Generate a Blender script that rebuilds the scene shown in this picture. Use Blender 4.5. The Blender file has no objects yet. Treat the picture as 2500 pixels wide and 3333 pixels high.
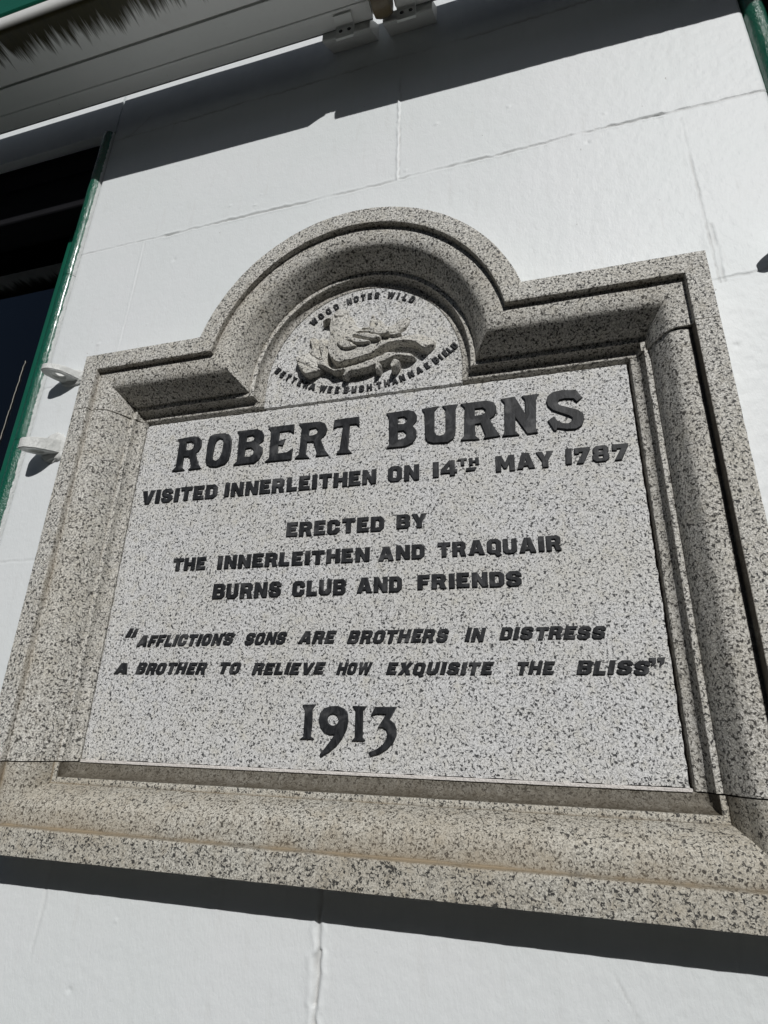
import bpy, bmesh, math, random
import numpy as np
from mathutils import Vector, Matrix, noise as mnoise

# ------------------------------------------------------------------ units
S = 1.12            # metres per unit of the survey below
P = -0.010          # the inscription panel lies a little behind the wall face (units)
SW = S*0.9474       # metres per unit of the wall survey (wall, windows, awnings)
EYE = 1.6           # height of the camera above the pavement (m)
SUN = Vector((0.40, -1.0, 0.78)).normalized()      # towards the sun
random.seed(7)
rng = np.random.default_rng(11)
C = bpy.context.scene.collection

# ------------------------------------------------------------------ camera
scene = bpy.context.scene
cam = bpy.data.cameras.new('camera')
cam_ob = bpy.data.objects.new('camera', cam)
C.objects.link(cam_ob)
cam.sensor_fit = 'AUTO'; cam.sensor_width = 36.0
cam.lens = 36.0 * 1863.24 / 3333.0
cam.clip_start = 0.02; cam.clip_end = 500
rt = Vector((0.962981, 0.268197, 0.027181)); up = Vector((0.072431, -0.354548, 0.932228)); bk = Vector((0.259658, -0.895749, -0.360849))
m = Matrix((( rt.x, up.x, bk.x, 0.0), (rt.y, up.y, bk.y, -S*(1+P)), (rt.z, up.z, bk.z, EYE), (0, 0, 0, 1)))
cam_ob.matrix_world = m
scene.camera = cam_ob
# ------------------------------------------------------------------ sky, sun, exposure
world = bpy.data.worlds.new('World'); scene.world = world; world.use_nodes = True
wn = world.node_tree
sky = wn.nodes.new('ShaderNodeTexSky'); sky.sky_type = 'NISHITA'; sky.sun_disc = False
sky.sun_elevation = math.asin(SUN.z); sky.sun_rotation = math.atan2(SUN.x, SUN.y)
bg = wn.nodes['Background']; bg.inputs['Strength'].default_value = 0.05
wn.links.new(sky.outputs[0], bg.inputs['Color'])
sl = bpy.data.lights.new('sun', 'SUN'); sl.energy = 5.0; sl.angle = math.radians(0.5); sl.color = (1.0, 0.99, 0.972)
so = bpy.data.objects.new('sun', sl); C.objects.link(so)
so.rotation_euler = SUN.to_track_quat('Z', 'Y').to_euler(); so.location = (4, -6, 6)
scene.view_settings.view_transform = 'Standard'; scene.view_settings.look = 'None'
scene.view_settings.exposure = -0.82; scene.view_settings.gamma = 1.0
scene.render.resolution_x = 768; scene.render.resolution_y = 1024

# ------------------------------------------------------------------ small helpers
def wpt(x, z, o):
    """survey point (x right, z up from the eye, o out from the wall) -> world metres"""
    return (SW*x, -SW*o, EYE + SW*z)
def ppt(x, z, h):
    """plaque survey: h out from the plane of the inscription panel"""
    return (S*x, -S*(P+h), EYE + S*z)
def link(o, parent=None):
    C.objects.link(o)
    if parent is not None:
        o.parent = parent
    return o
def mesh_obj(name, verts, faces, mat, parent=None, smooth=False, origin=None, attrs=None):
    me = bpy.data.meshes.new(name)
    if origin is not None:
        ox, oy, oz = origin
        verts = [(v[0]-ox, v[1]-oy, v[2]-oz) for v in verts]
    me.from_pydata([tuple(map(float, v)) for v in verts], [], faces)
    if attrs:
        for k, arr in attrs.items():
            a = me.attributes.new(k, 'FLOAT', 'POINT'); a.data.foreach_set('value', np.asarray(arr, dtype=np.float32))
    me.validate(); me.update()
    if smooth:
        me.polygons.foreach_set('use_smooth', [True]*len(me.polygons))
    me.materials.append(mat)
    o = bpy.data.objects.new(name, me)
    if origin is not None and parent is None:
        o.location = origin
    return link(o, parent)
def fix_normals(o):
    bm = bmesh.new(); bm.from_mesh(o.data)
    bmesh.ops.remove_doubles(bm, verts=bm.verts, dist=1e-6)
    bmesh.ops.recalc_face_normals(bm, faces=bm.faces); bm.to_mesh(o.data); bm.free(); return o
def thing(name, label, cat, loc, group=None):
    o = bpy.data.objects.new(name, None); o.empty_display_size = 0.1; o.location = loc
    C.objects.link(o); tag(o, label, cat, group); return o
def tag(o, label, cat, group=None):
    o['label'] = label; o['category'] = cat
    if group: o['group'] = group
    return o
class MB:
    """collects boxes, prisms and tubes in world metres"""
    def __init__(self): self.v = []; self.f = []
    def add(self, v, f):
        n = len(self.v); self.v += [tuple(p) for p in v]; self.f += [tuple(i+n for i in q) for q in f]
    def box(self, x0, x1, y0, y1, z0, z1):
        v = [(x, y, z) for x in (x0, x1) for y in (y0, y1) for z in (z0, z1)]
        self.add(v, [(0,1,3,2), (4,6,7,5), (0,4,5,1), (2,3,7,6), (0,2,6,4), (1,5,7,3)])
    def ubox(self, x0, x1, o0, o1, z0, z1):       # survey units
        a = wpt(x0, z0, o1); b = wpt(x1, z1, o0); self.box(a[0], b[0], a[1], b[1], a[2], b[2])
    def pbox(self, x0, x1, h0, h1, z0, z1):       # plaque units
        a = ppt(x0, z0, h1); b = ppt(x1, z1, h0); self.box(a[0], b[0], a[1], b[1], a[2], b[2])
    def prism_x(self, prof, x0, x1, seg=1):       # profile [(o, z)] swept along x (survey units)
        n = len(prof); v = []
        for k in range(seg+1):
            x = x0 + (x1-x0)*k/seg
            v += [wpt(x, z, o) for o, z in prof]
        f = []
        for k in range(seg):
            for i in range(n):
                j = (i+1) % n; f.append((k*n+i, k*n+j, (k+1)*n+j, (k+1)*n+i))
        f.append(tuple(range(n))[::-1]); f.append(tuple(seg*n+i for i in range(n)))
        self.add(v, f)
    def tube(self, pts, r, n=12):
        pts = [Vector(p) for p in pts]; v = []; f = []
        for i, p in enumerate(pts):
            t = (pts[min(i+1, len(pts)-1)] - pts[max(i-1, 0)]).normalized()
            a = t.orthogonal().normalized() if i == 0 else (a - t*(a.dot(t))).normalized()
            b = t.cross(a); rr = r[i] if isinstance(r, (list, tuple)) else r
            v += [p + (a*math.cos(2*math.pi*k/n) + b*math.sin(2*math.pi*k/n))*rr for k in range(n)]
        for i in range(len(pts)-1):
            for k in range(n):
                f.append((i*n+k, i*n+(k+1) % n, (i+1)*n+(k+1) % n, (i+1)*n+k))
        f.append(tuple(range(n))[::-1]); f.append(tuple((len(pts)-1)*n+k for k in range(n)))
        self.add(v, f)
    def build(self, name, mat, parent=None, bevel=0.0, smooth=False, seg=2):
        loc = parent.matrix_parent if False else None
        origin = parent_loc(parent) if parent is not None else None
        o = mesh_obj(name, self.v, self.f, mat, parent, origin=origin)
        bm = bmesh.new(); bm.from_mesh(o.data); bmesh.ops.recalc_face_normals(bm, faces=bm.faces)
        if bevel:
            ed = [e for e in bm.edges if len(e.link_faces) == 2 and e.calc_face_angle(0) > 0.4]
            bmesh.ops.bevel(bm, geom=ed, offset=bevel, segments=seg, affect='EDGES', profile=0.6)
        if smooth:
            for q in bm.faces: q.smooth = True
        bm.to_mesh(o.data); bm.free()
        if smooth: o.data.set_sharp_from_angle(angle=math.radians(40))
        return o
def parent_loc(p):
    v = Vector((0, 0, 0))
    while p is not None:
        v += p.location; p = p.parent
    return tuple(v)

# ------------------------------------------------------------------ materials
def new_mat(name):
    mt = bpy.data.materials.new(name); mt.use_nodes = True
    nt = mt.node_tree; b = nt.nodes['Principled BSDF']; return mt, nt, b
def N(nt, kind, **kw):
    n = nt.nodes.new(kind)
    for k, v in kw.items():
        if k in n.inputs: n.inputs[k].default_value = v
        else: setattr(n, k, v)
    return n
def ramp(nt, fac, stops, interp='LINEAR'):
    r = nt.nodes.new('ShaderNodeValToRGB'); r.color_ramp.interpolation = interp
    el = r.color_ramp.elements
    while len(el) < len(stops): el.new(0.5)
    for e, (p, c) in zip(el, stops):
        e.position = p; e.color = (c, c, c, 1) if isinstance(c, (int, float)) else (*c, 1)
    nt.links.new(fac, r.inputs[0]); return r.outputs[0]
def mix(nt, fac, a, b, mode='MIX'):
    n = nt.nodes.new('ShaderNodeMix'); n.data_type = 'RGBA'; n.blend_type = mode
    for inp, val in ((n.inputs[0], fac), (n.inputs[6], a), (n.inputs[7], b)):
        if isinstance(val, bpy.types.NodeSocket): nt.links.new(val, inp)
        elif isinstance(val, (int, float)): inp.default_value = val
        else: inp.default_value = (*val, 1)
    return n.outputs[2]
def math_n(nt, op, a, b=None, clamp=False):
    n = nt.nodes.new('ShaderNodeMath'); n.operation = op; n.use_clamp = clamp
    for i, val in enumerate((a, b)):
        if val is None: continue
        if isinstance(val, bpy.types.NodeSocket): nt.links.new(val, n.inputs[i])
        else: n.inputs[i].default_value = val
    return n.outputs[0]
def coords(nt, scale=(1, 1, 1)):
    tc = nt.nodes.new('ShaderNodeTexCoord'); mp = nt.nodes.new('ShaderNodeMapping')
    mp.inputs['Scale'].default_value = scale
    nt.links.new(tc.outputs['Object'], mp.inputs['Vector']); return mp.outputs['Vector']
def noise_t(nt, vec, scale, detail=3.0, rough=0.55, dist=0.0):
    n = N(nt, 'ShaderNodeTexNoise', Scale=scale, Detail=detail, Roughness=rough, Distortion=dist)
    nt.links.new(vec, n.inputs['Vector']); return n.outputs['Fac']
def bump(nt, b, h, strength, dist, prev=None):
    n = N(nt, 'ShaderNodeBump', Strength=strength, Distance=dist)
    nt.links.new(h, n.inputs['Height'])
    if prev: nt.links.new(prev, n.inputs['Normal'])
    nt.links.new(n.outputs[0], b.inputs['Normal']); return n.outputs[0]

def granite(name, pale, mid, dark, speck=0.5, tint=(0.5, 0.44, 0.30), tint_amt=0.25, dirt_shade=None, bumpy=0.3, fine=1.0):
    mt, nt, b = new_mat(name)
    v = coords(nt)
    # pale crystals: feldspar and quartz
    g1 = noise_t(nt, v, 210*fine, 2, 0.6, 0.6)
    col = mix(nt, ramp(nt, g1, [(0.38, 0.0), (0.60, 1.0)]), mid, pale)
    # broad weather tint
    big = noise_t(nt, v, 5.0, 4, 0.6)
    col = mix(nt, math_n(nt, 'MULTIPLY', ramp(nt, big, [(0.40, 0.0), (0.68, 1.0)]), tint_amt), col, tint)
    mid_n = noise_t(nt, v, 38.0, 3, 0.6)
    col = mix(nt, math_n(nt, 'MULTIPLY', ramp(nt, mid_n, [(0.5, 0.0), (0.72, 1.0)]), tint_amt*1.2), col, tint)
    # grey flecks and black mica flecks, ragged and elongated
    g2 = noise_t(nt, v, 150*fine, 2, 0.6, 0.6)
    col = mix(nt, math_n(nt, 'MULTIPLY', ramp(nt, g2, [(0.535, 0.0), (0.60, 1.0)]), 0.72), col, tuple(0.5*(m_+d_) for m_, d_ in zip(mid, dark)))
    vv = N(nt, 'ShaderNodeTexNoise', Scale=240*fine, Detail=1.0, Roughness=0.5, Distortion=1.4)
    off = nt.nodes.new('ShaderNodeVectorMath'); off.operation = 'ADD'; off.inputs[1].default_value = (3.1, 7.7, 1.9)
    nt.links.new(v, off.inputs[0]); nt.links.new(off.outputs[0], vv.inputs['Vector'])
    g3 = noise_t(nt, off.outputs[0], 118*fine, 2.0, 0.55, 0.75)
    lo = 0.66 - 0.12*speck
    fl = ramp(nt, g3, [(lo, 0.0), (lo+0.055, 1.0)])
    col = mix(nt, math_n(nt, 'MULTIPLY', fl, 0.93), col, dark)
    if dirt_shade:
        at = nt.nodes.new('ShaderNodeAttribute'); at.attribute_name = 'dirt_shade'
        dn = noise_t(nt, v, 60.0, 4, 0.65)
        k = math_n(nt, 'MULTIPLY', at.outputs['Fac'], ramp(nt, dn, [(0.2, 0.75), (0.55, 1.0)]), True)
        col = mix(nt, k, col, dirt_shade)
        at2 = nt.nodes.new('ShaderNodeAttribute'); at2.attribute_name = 'rust'
        k2 = math_n(nt, 'MULTIPLY', at2.outputs['Fac'], ramp(nt, noise_t(nt, v, 9.0, 4, 0.6), [(0.38, 0.1), (0.62, 1.0)]), True)
        col = mix(nt, k2, col, (0.33, 0.262, 0.175))
    nt.links.new(col, b.inputs['Base Color'])
    b.inputs['Roughness'].default_value = 0.72; b.inputs['Specular IOR Level'].default_value = 0.35
    h = math_n(nt, 'ADD', math_n(nt, 'MULTIPLY', g3, 0.6), noise_t(nt, v, 420, 2, 0.6))
    bump(nt, b, h, bumpy, 0.0016)
    return mt

M = {}
M['panel'] = granite('panel granite', (0.88, 0.88, 0.875), (0.57, 0.57, 0.565), (0.026, 0.027, 0.030), speck=0.88, tint=(0.64, 0.60, 0.48), tint_amt=0.32, bumpy=0.10, fine=1.75)
M['frame'] = granite('frame granite', (0.90, 0.88, 0.825), (0.44, 0.425, 0.385), (0.022, 0.022, 0.022), speck=1.02, tint=(0.55, 0.50, 0.39), tint_amt=0.28, dirt_shade=(0.10, 0.085, 0.065), bumpy=0.6, fine=1.7)
M['sill'] = granite('sill granite', (0.76, 0.735, 0.655), (0.40, 0.38, 0.33), (0.028, 0.028, 0.028), speck=0.94, tint=(0.47, 0.41, 0.31), tint_amt=0.42, dirt_shade=(0.075, 0.062, 0.043), bumpy=0.5, fine=1.85)
M['carved'] = granite('carved granite', (0.76, 0.745, 0.70), (0.50, 0.485, 0.45), (0.028, 0.028, 0.028), speck=0.80, tint=(0.58, 0.53, 0.41), tint_amt=0.32, bumpy=0.6, fine=1.6)

def lead_mat():
    mt, nt, b = new_mat('dark lead lettering'); v = coords(nt)
    a = noise_t(nt, coords(nt, (1, 1, 0.35)), 90, 5, 0.65, 0.8)
    w = noise_t(nt, v, 22, 4, 0.6, 0.5)
    col = mix(nt, ramp(nt, a, [(0.42, 0.0), (0.72, 1.0)]), (0.012, 0.013, 0.015), (0.046, 0.048, 0.052))
    col = mix(nt, math_n(nt, 'MULTIPLY', ramp(nt, w, [(0.54, 0.0), (0.66, 1.0)]), 0.6), col, (0.12, 0.12, 0.122))
    nt.links.new(col, b.inputs['Base Color']); b.inputs['Roughness'].default_value = 0.55
    b.inputs['Specular IOR Level'].default_value = 0.3
    bump(nt, b, a, 0.35, 0.002); return mt
M['lead'] = lead_mat()

def wall_mat(name, base, bumpy=0.35, rough=0.5):
    mt, nt, b = new_mat(name); v = coords(nt)
    lum = noise_t(nt, v, 2.2, 5, 0.6)
    col = mix(nt, ramp(nt, lum, [(0.35, 0.0), (0.7, 1.0)]), base, tuple(c*f for c, f in zip(base, (0.955, 0.975, 0.965))))
    st = noise_t(nt, coords(nt, (9, 9, 1.2)), 5.0, 5, 0.65)
    col = mix(nt, math_n(nt, 'MULTIPLY', ramp(nt, st, [(0.56, 0.0), (0.75, 1.0)]), 0.18), col, (0.60, 0.585, 0.55))
    sp = noise_t(nt, v, 75.0, 1.5, 0.5, 0.4)
    col = mix(nt, math_n(nt, 'MULTIPLY', ramp(nt, sp, [(0.775, 0.0), (0.80, 1.0)]), 0.55), col, (0.30, 0.28, 0.25))
    at = nt.nodes.new('ShaderNodeAttribute'); at.attribute_name = 'dirt_shade'
    col = mix(nt, at.outputs['Fac'], col, (0.33, 0.31, 0.28))
    nt.links.new(col, b.inputs['Base Color'])
    b.inputs['Roughness'].default_value = rough; b.inputs['Specular IOR Level'].default_value = 0.4
    h = math_n(nt, 'ADD', noise_t(nt, coords(nt, (1.6, 1, 0.7)), 130, 4, 0.6, 0.3), math_n(nt, 'MULTIPLY', noise_t(nt, v, 34, 3, 0.5), 1.6))
    bump(nt, b, h, bumpy, 0.0022); return mt
M['wall'] = wall_mat('white masonry paint', (0.84, 0.862, 0.87), 0.30)
M['white'] = wall_mat('white gloss paint', (0.82, 0.82, 0.795), 0.12, 0.38)
M['lug'] = wall_mat('lumpy white paint', (0.72, 0.72, 0.70), 1.0, 0.45)

def paint(name, col, rough=0.25, var=0.15, bumpy=0.08, coat=0.0):
    mt, nt, b = new_mat(name); v = coords(nt)
    n = noise_t(nt, v, 14, 5, 0.6)
    c = mix(nt, n, tuple(x*(1-var) for x in col), tuple(min(1, x*(1+var)) for x in col))
    nt.links.new(c, b.inputs['Base Color']); b.inputs['Roughness'].default_value = rough
    if coat: b.inputs['Coat Weight'].default_value = coat; b.inputs['Coat Roughness'].default_value = 0.15
    bump(nt, b, math_n(nt, 'ADD', noise_t(nt, v, 60, 4, 0.6), noise_t(nt, v, 240, 2, 0.5)), bumpy, 0.004); return mt
M['green'] = paint('green gloss paint', (0.006, 0.105, 0.062), 0.24, 0.2, 0.5, 0.5)
def overlap_glint(mt):  # white band on the bead: paint overlap with the sun highlight painted in
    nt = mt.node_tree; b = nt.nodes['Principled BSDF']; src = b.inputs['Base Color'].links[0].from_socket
    at = nt.nodes.new('ShaderNodeAttribute'); at.attribute_name = 'overlap_glint'
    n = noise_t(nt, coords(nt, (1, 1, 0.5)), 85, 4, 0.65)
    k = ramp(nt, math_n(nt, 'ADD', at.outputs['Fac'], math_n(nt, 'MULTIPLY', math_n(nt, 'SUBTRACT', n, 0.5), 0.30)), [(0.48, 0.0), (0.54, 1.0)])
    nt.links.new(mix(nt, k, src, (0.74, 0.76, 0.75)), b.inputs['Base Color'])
overlap_glint(M['green'])
M['green_flat'] = paint('green joinery paint', (0.006, 0.110, 0.066), 0.35, 0.2, 0.1)
M['bronze'] = paint('brown gear housing', (0.16, 0.125, 0.075), 0.35, 0.4, 0.2)
M['steel'] = paint('dull bolt', (0.03, 0.028, 0.026), 0.5, 0.3, 0.2)
M['absorber'] = paint('dull zinc plate', (0.10, 0.10, 0.10), 0.6, 0.3, 0.1)  # for the added plate that soaks up bounced light
M['dark'] = paint('dark interior', (0.012, 0.012, 0.014), 0.8, 0.3, 0.05)
M['dark'].node_tree.nodes['Principled BSDF'].inputs['Specular IOR Level'].default_value = 0.08
M['cord'] = paint('pale frayed cord', (0.45, 0.42, 0.36), 0.8, 0.3, 0.3)
M['mortar'] = paint('white mortar', (0.74, 0.70, 0.66), 0.8, 0.12, 0.6)
M['seam'] = paint('dark joint filler', (0.05, 0.035, 0.03), 0.9, 0.3, 0.3)

def pave_mat(name, c1, c2, c3, bw, rh):
    mt, nt, b = new_mat(name); v = coords(nt)
    br = N(nt, 'ShaderNodeTexBrick', Scale=1.0); br.offset = 0.5
    br.inputs['Color1'].default_value = (*c1, 1); br.inputs['Color2'].default_value = (*c2, 1)
    br.inputs['Mortar'].default_value = (*c3, 1); br.inputs['Mortar Size'].default_value = 0.008
    br.inputs['Brick Width'].default_value = bw; br.inputs['Row Height'].default_value = rh
    nt.links.new(v, br.inputs['Vector'])
    c = mix(nt, math_n(nt, 'MULTIPLY', noise_t(nt, v, 8, 6, 0.7), 0.5), br.outputs[0], c3); nt.links.new(c, b.inputs['Base Color'])
    b.inputs['Roughness'].default_value = 0.85; bump(nt, b, noise_t(nt, v, 120, 4, 0.6), 0.3, 0.004); return mt
M['pave'] = pave_mat('grey paving', (0.145, 0.142, 0.138), (0.17, 0.167, 0.162), (0.09, 0.089, 0.087), 0.9, 0.6)
M['road'] = pave_mat('dark asphalt', (0.042, 0.042, 0.044), (0.046, 0.046, 0.048), (0.044, 0.044, 0.045), 3.0, 3.0)


def algae_mat():
    """white awning bar whose street edge carries ragged dark algae"""
    mt, nt, b = new_mat('white bar with algae'); v = coords(nt)
    sep = nt.nodes.new('ShaderNodeSeparateXYZ'); tc = nt.nodes.new('ShaderNodeTexCoord'); nt.links.new(tc.outputs['Object'], sep.inputs[0])
    # distance from the street edge: object y runs -0.147 (edge) .. 0 (slot)
    teeth = noise_t(nt, coords(nt, (1, 0.05, 0.05)), 34, 5, 0.75, 0.15)
    big = noise_t(nt, coords(nt, (1, 0.2, 0.2)), 3.0, 3, 0.6)
    reach = math_n(nt, 'ADD', math_n(nt, 'MULTIPLY', teeth, 0.205), math_n(nt, 'MULTIPLY', big, 0.06))
    d = math_n(nt, 'ADD', sep.outputs['Y'], 0.147)
    gap = math_n(nt, 'SUBTRACT', math_n(nt, 'SUBTRACT', reach, 0.035), d)
    fine_ = noise_t(nt, coords(nt, (1, 0.04, 0.04)), 150, 3, 0.7)
    k = ramp(nt, math_n(nt, 'ADD', math_n(nt, 'MULTIPLY', gap, 26.0), math_n(nt, 'MULTIPLY', math_n(nt, 'SUBTRACT', fine_, 0.5), 1.5)), [(0.0, 0.0), (0.45, 0.60), (1.0, 1.0)])
    edge = ramp(nt, math_n(nt, 'MULTIPLY', d, 60.0), [(0.10, 0.0), (0.75, 1.0)])
    k = math_n(nt, 'MULTIPLY', k, edge)
    ac = mix(nt, noise_t(nt, coords(nt, (1, 0.15, 0.15)), 70, 4, 0.6), (0.018, 0.014, 0.007), (0.060, 0.052, 0.016))
    base = mix(nt, math_n(nt, 'MULTIPLY', ramp(nt, noise_t(nt, v, 11, 5, 0.7), [(0.5, 0.0), (0.8, 1.0)]), 0.3), (0.82, 0.82, 0.795), (0.58, 0.58, 0.52))
    nt.links.new(mix(nt, k, base, ac), b.inputs['Base Color']); b.inputs['Roughness'].default_value = 0.4
    bump(nt, b, noise_t(nt, v, 60, 4, 0.6), 0.08, 0.003); return mt
M['algae'] = algae_mat()

def glass_mat():
    mt, nt, b = new_mat('window glass')
    nt.nodes.remove(b); out = nt.nodes['Material Output']
    fr = N(nt, 'ShaderNodeFresnel', IOR=1.52); gl = N(nt, 'ShaderNodeBsdfGlossy', Roughness=0.01)
    gl.inputs['Color'].default_value = (0.92, 0.95, 1, 1)
    tr = nt.nodes.new('ShaderNodeBsdfTransparent'); tr.inputs['Color'].default_value = (0.75, 0.78, 0.8, 1)
    mx = nt.nodes.new('ShaderNodeMixShader')
    nt.links.new(math_n(nt, 'MULTIPLY', fr.outputs[0], 1.3, True), mx.inputs[0]); nt.links.new(tr.outputs[0], mx.inputs[1]); nt.links.new(gl.outputs[0], mx.inputs[2])
    nt.links.new(mx.outputs[0], out.inputs['Surface']); return mt
M['glass'] = glass_mat()

# ------------------------------------------------------------------ ground
g = mesh_obj('road', [(-150, -150, -0.12), (150, -150, -0.12), (150, 150, -0.12), (-150, 150, -0.12)], [(0, 1, 2, 3)], M['road']); g['kind'] = 'structure'
mb = MB(); mb.box(-60, 60, -2.3, 0.45, -0.118, 0.0); g = mb.build('pavement', M['pave'], None, bevel=0.01); g['kind'] = 'structure'

# ------------------------------------------------------------------ white wall
WL, WR = -1.300, 0.566       # edges of the pier between the two windows (units)
HEAD = 1.893                 # underside of the lintels
def vnoise(ny, nx, cy, cx, r):
    gy, gx = int(ny/cy)+3, int(nx/cx)+3
    gnd = r.random((gy, gx)); y = np.arange(ny)/cy; x = np.arange(nx)/cx
    iy = y.astype(int); ix = x.astype(int); fy = (y-iy); fx = (x-ix); fy = fy*fy*(3-2*fy); fx = fx*fx*(3-2*fx)
    a = gnd[np.ix_(iy, ix)]; b_ = gnd[np.ix_(iy, ix+1)]; c = gnd[np.ix_(iy+1, ix)]; d = gnd[np.ix_(iy+1, ix+1)]
    return (a*(1-fx)+b_*fx)*(1-fy)[:, None] + (c*(1-fx)+d*fx)*fy[:, None] - 0.5
def build_wall():
    z0, z1 = -0.72, 2.35; st = 0.0030
    nx = int((WR-WL)/st)+1; nz = int((z1-z0)/st)+1
    xs = np.linspace(WL, WR, nx); zs = np.linspace(z0, z1, nz)
    X, Z = np.meshgrid(xs, zs)
    H = np.zeros_like(X); D = np.zeros_like(X)
    # plaster undulation, rougher to the right and at the bottom
    rough = np.clip(0.45 + 0.55*(X-(-0.3))/0.9, 0.35, 1.0) + 0.35*np.clip(-(Z+0.2)/0.4, 0, 1)
    H += 0.0020*vnoise(nz, nx, 100, 100, rng) + 0.0009*vnoise(nz, nx, 31, 31, rng)*rough + 0.0008*vnoise(nz, nx, 9, 7, rng)*rough**2 + 0.0007*vnoise(nz, nx, 4, 3, rng)*rough**2
    def joint(p, q, wob, depth, width, lip=0.0, dirt_shade=0.5, ragged=0.6):
        nonlocal H, D
        width *= 0.66; depth *= 0.75; wob *= 0.65
        p = np.array(p); q = np.array(q); d = q-p; L = np.hypot(*d); d = d/L
        T = (X-p[0])*d[0] + (Z-p[1])*d[1]; U = -(X-p[0])*d[1] + (Z-p[1])*d[0]
        n = 600; t = np.linspace(0, 1, n)
        def w1(step):
            k = max(3, int(L/step)); return np.interp(t, np.linspace(0, 1, k), rng.random(k)-0.5)
        off = wob*(w1(0.14)*1.0 + w1(0.03)*0.7 + w1(0.009)*0.9)
        wid = width*(1+ragged*(w1(0.05)+w1(0.012)))
        dep = depth*np.clip(1+1.5*ragged*(w1(0.08)+w1(0.02)), 0.05, 2.2)
        tt = np.clip(T/L, 0, 1)
        O = np.interp(tt, t, off); Wd = np.interp(tt, t, wid); De = np.interp(tt, t, dep)
        ins = ((T > 0) & (T < L)).astype(float)
        e = (U-O)/Wd
        H -= ins*De*np.exp(-e*e)
        if lip:
            H += ins*lip*De*np.exp(-((e-1.7)/1.0)**2) + ins*lip*0.7*De*np.exp(-((e+1.9)/1.1)**2)
        D = np.maximum(D, ins*min(1, dirt_shade*0.9)*np.clip(De/depth-0.35, 0, 1)*np.exp(-(e/0.9)**2))
    joint((WL, 1.344), (-0.95, 1.345), 0.004, 0.0020, 0.0038, 0.3, 0.35)
    joint((-1.0, 1.345), (-0.293, 1.354), 0.006, 0.0024, 0.0045, 0.5, 0.55)
    joint((-0.293, 1.355), (0.35, 1.370), 0.009, 0.0026, 0.0050, 0.6, 0.5)
    joint((0.30, 1.368), (WR, 1.371), 0.006, 0.0022, 0.0045, 0.4, 0.45)
    joint((WL, 1.840), (-0.3, 1.853), 0.010, 0.0022, 0.0045, 0.4, 0.45)
    joint((-0.32, 1.852), (WR, 1.866), 0.010, 0.0022, 0.0045, 0.4, 0.45)
    joint((-0.293, 1.356), (-0.295, 1.85), 0.004, -0.0040, 0.0042, 0.0, 0.0)
    joint((-0.2885, 1.356), (-0.2905, 1.85), 0.004, 0.0022, 0.0026, 0.0, 0.6)
    joint((-1.067, 1.335), (-1.072, 0.90), 0.0025, -0.0013, 0.0030, 0.0, 0.0, 0.3)
    joint((-1.063, 1.335), (-1.068, 0.90), 0.0025, 0.0010, 0.0025, 0.0, 0.15, 0.3)
    joint((-1.235, 1.84), (-1.15, 1.93), 0.01, 0.0015, 0.003, 0.0, 0.5)
    joint((0.381, 1.345), (0.385, 0.86), 0.0035, 0.0016, 0.0034, 0.3, 0.45)
    joint((0.393, 1.02), (0.392, 0.86), 0.005, 0.0018, 0.0042, 0.3, 0.4)
    joint((WL, 0.862), (-1.10, 0.865), 0.004, 0.0016, 0.0035, 0.3, 0.25)
    joint((0.36, 0.868), (WR, 0.880), 0.005, 0.0022, 0.0045, 0.4, 0.35)
    joint((WL, 0.365), (-1.05, 0.367), 0.004, 0.0012, 0.0035, 0.3, 0.2)
    joint((-0.389, -0.20), (-0.397, -0.72), 0.0070, 0.0055, 0.0065, 0.45, 0.5, 0.9)
    joint((-0.388, -0.325), (-0.393, -0.40), 0.003, 0.0060, 0.0055, 0.3, 0.9, 0.3)
    joint((-0.94, -0.24), (-0.945, -0.40), 0.006, 0.0010, 0.0050, 0.3, 0.1)
    joint((0.05, -0.31), (0.11, -0.42), 0.012, 0.0016, 0.0030, 0.3, 0.3)
    # chips and paint runs
    for _ in range(60):
        cx, cz = rng.uniform(WL, WR), rng.uniform(-0.7, 2.0); r = rng.uniform(0.002, 0.006)
        m_ = np.exp(-(((X-cx)/r)**2 + ((Z-cz)/(r*rng.uniform(0.6, 1.4)))**2)); H += m_*rng.choice([-0.0018, 0.0016])
    # soft arris where the pier turns into the window reveals
    arr = 0.012
    for edge in (WL, WR):
        e = np.clip(1-np.abs(X-edge)/arr, 0, 1); H -= 0.012*(1-np.sqrt(np.clip(1-e*e, 0, 1)))
    V = np.stack([X*SW, -(H*SW), EYE+Z*SW], axis=-1).reshape(-1, 3)
    idx = np.arange(nx*nz).reshape(nz, nx)
    F = np.stack([idx[:-1, :-1], idx[:-1, 1:], idx[1:, 1:], idx[1:, :-1]], axis=-1).reshape(-1, 4)
    # opening that the plaque is let into
    cx = F.min(axis=1); px = V[cx, 0]/S; pz = (V[cx, 2]-EYE)/S
    hole = ((np.abs(px+0.348) < 0.60) & (pz > -0.13) & (pz < 0.76)) | (((px+0.3545)**2 + ((pz-0.70)/1.088)**2) < 0.30**2)
    F = F[~hole]
    # returns of the pier, lintels, spandrels and the wall beyond
    mb = MB()
    def slab(x0, x1, z0_, z1_, front=0.0, back=-0.42): mb.ubox(x0, x1, back, front, z0_, z1_)
    zb = -EYE/SW-0.1
    mb.ubox(WL, WR, -0.42, -0.06, z0, z1)                       # core behind the plastered face
    slab(WL, WR, z1, 4.2); slab(WL, WR, zb, z0)
    slab(-3.1, WL, HEAD, 4.2); slab(WR, 2.37, HEAD, 4.2)
    slab(-3.1, WL, zb, -0.62); slab(WR, 2.37, zb, -0.62)
    slab(-6.0, -3.1, zb, 4.2); slab(2.37, 5.3, zb, 4.2)
    nv = len(V); V2 = np.array(mb.v); F2 = np.array(mb.f)+nv
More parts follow.
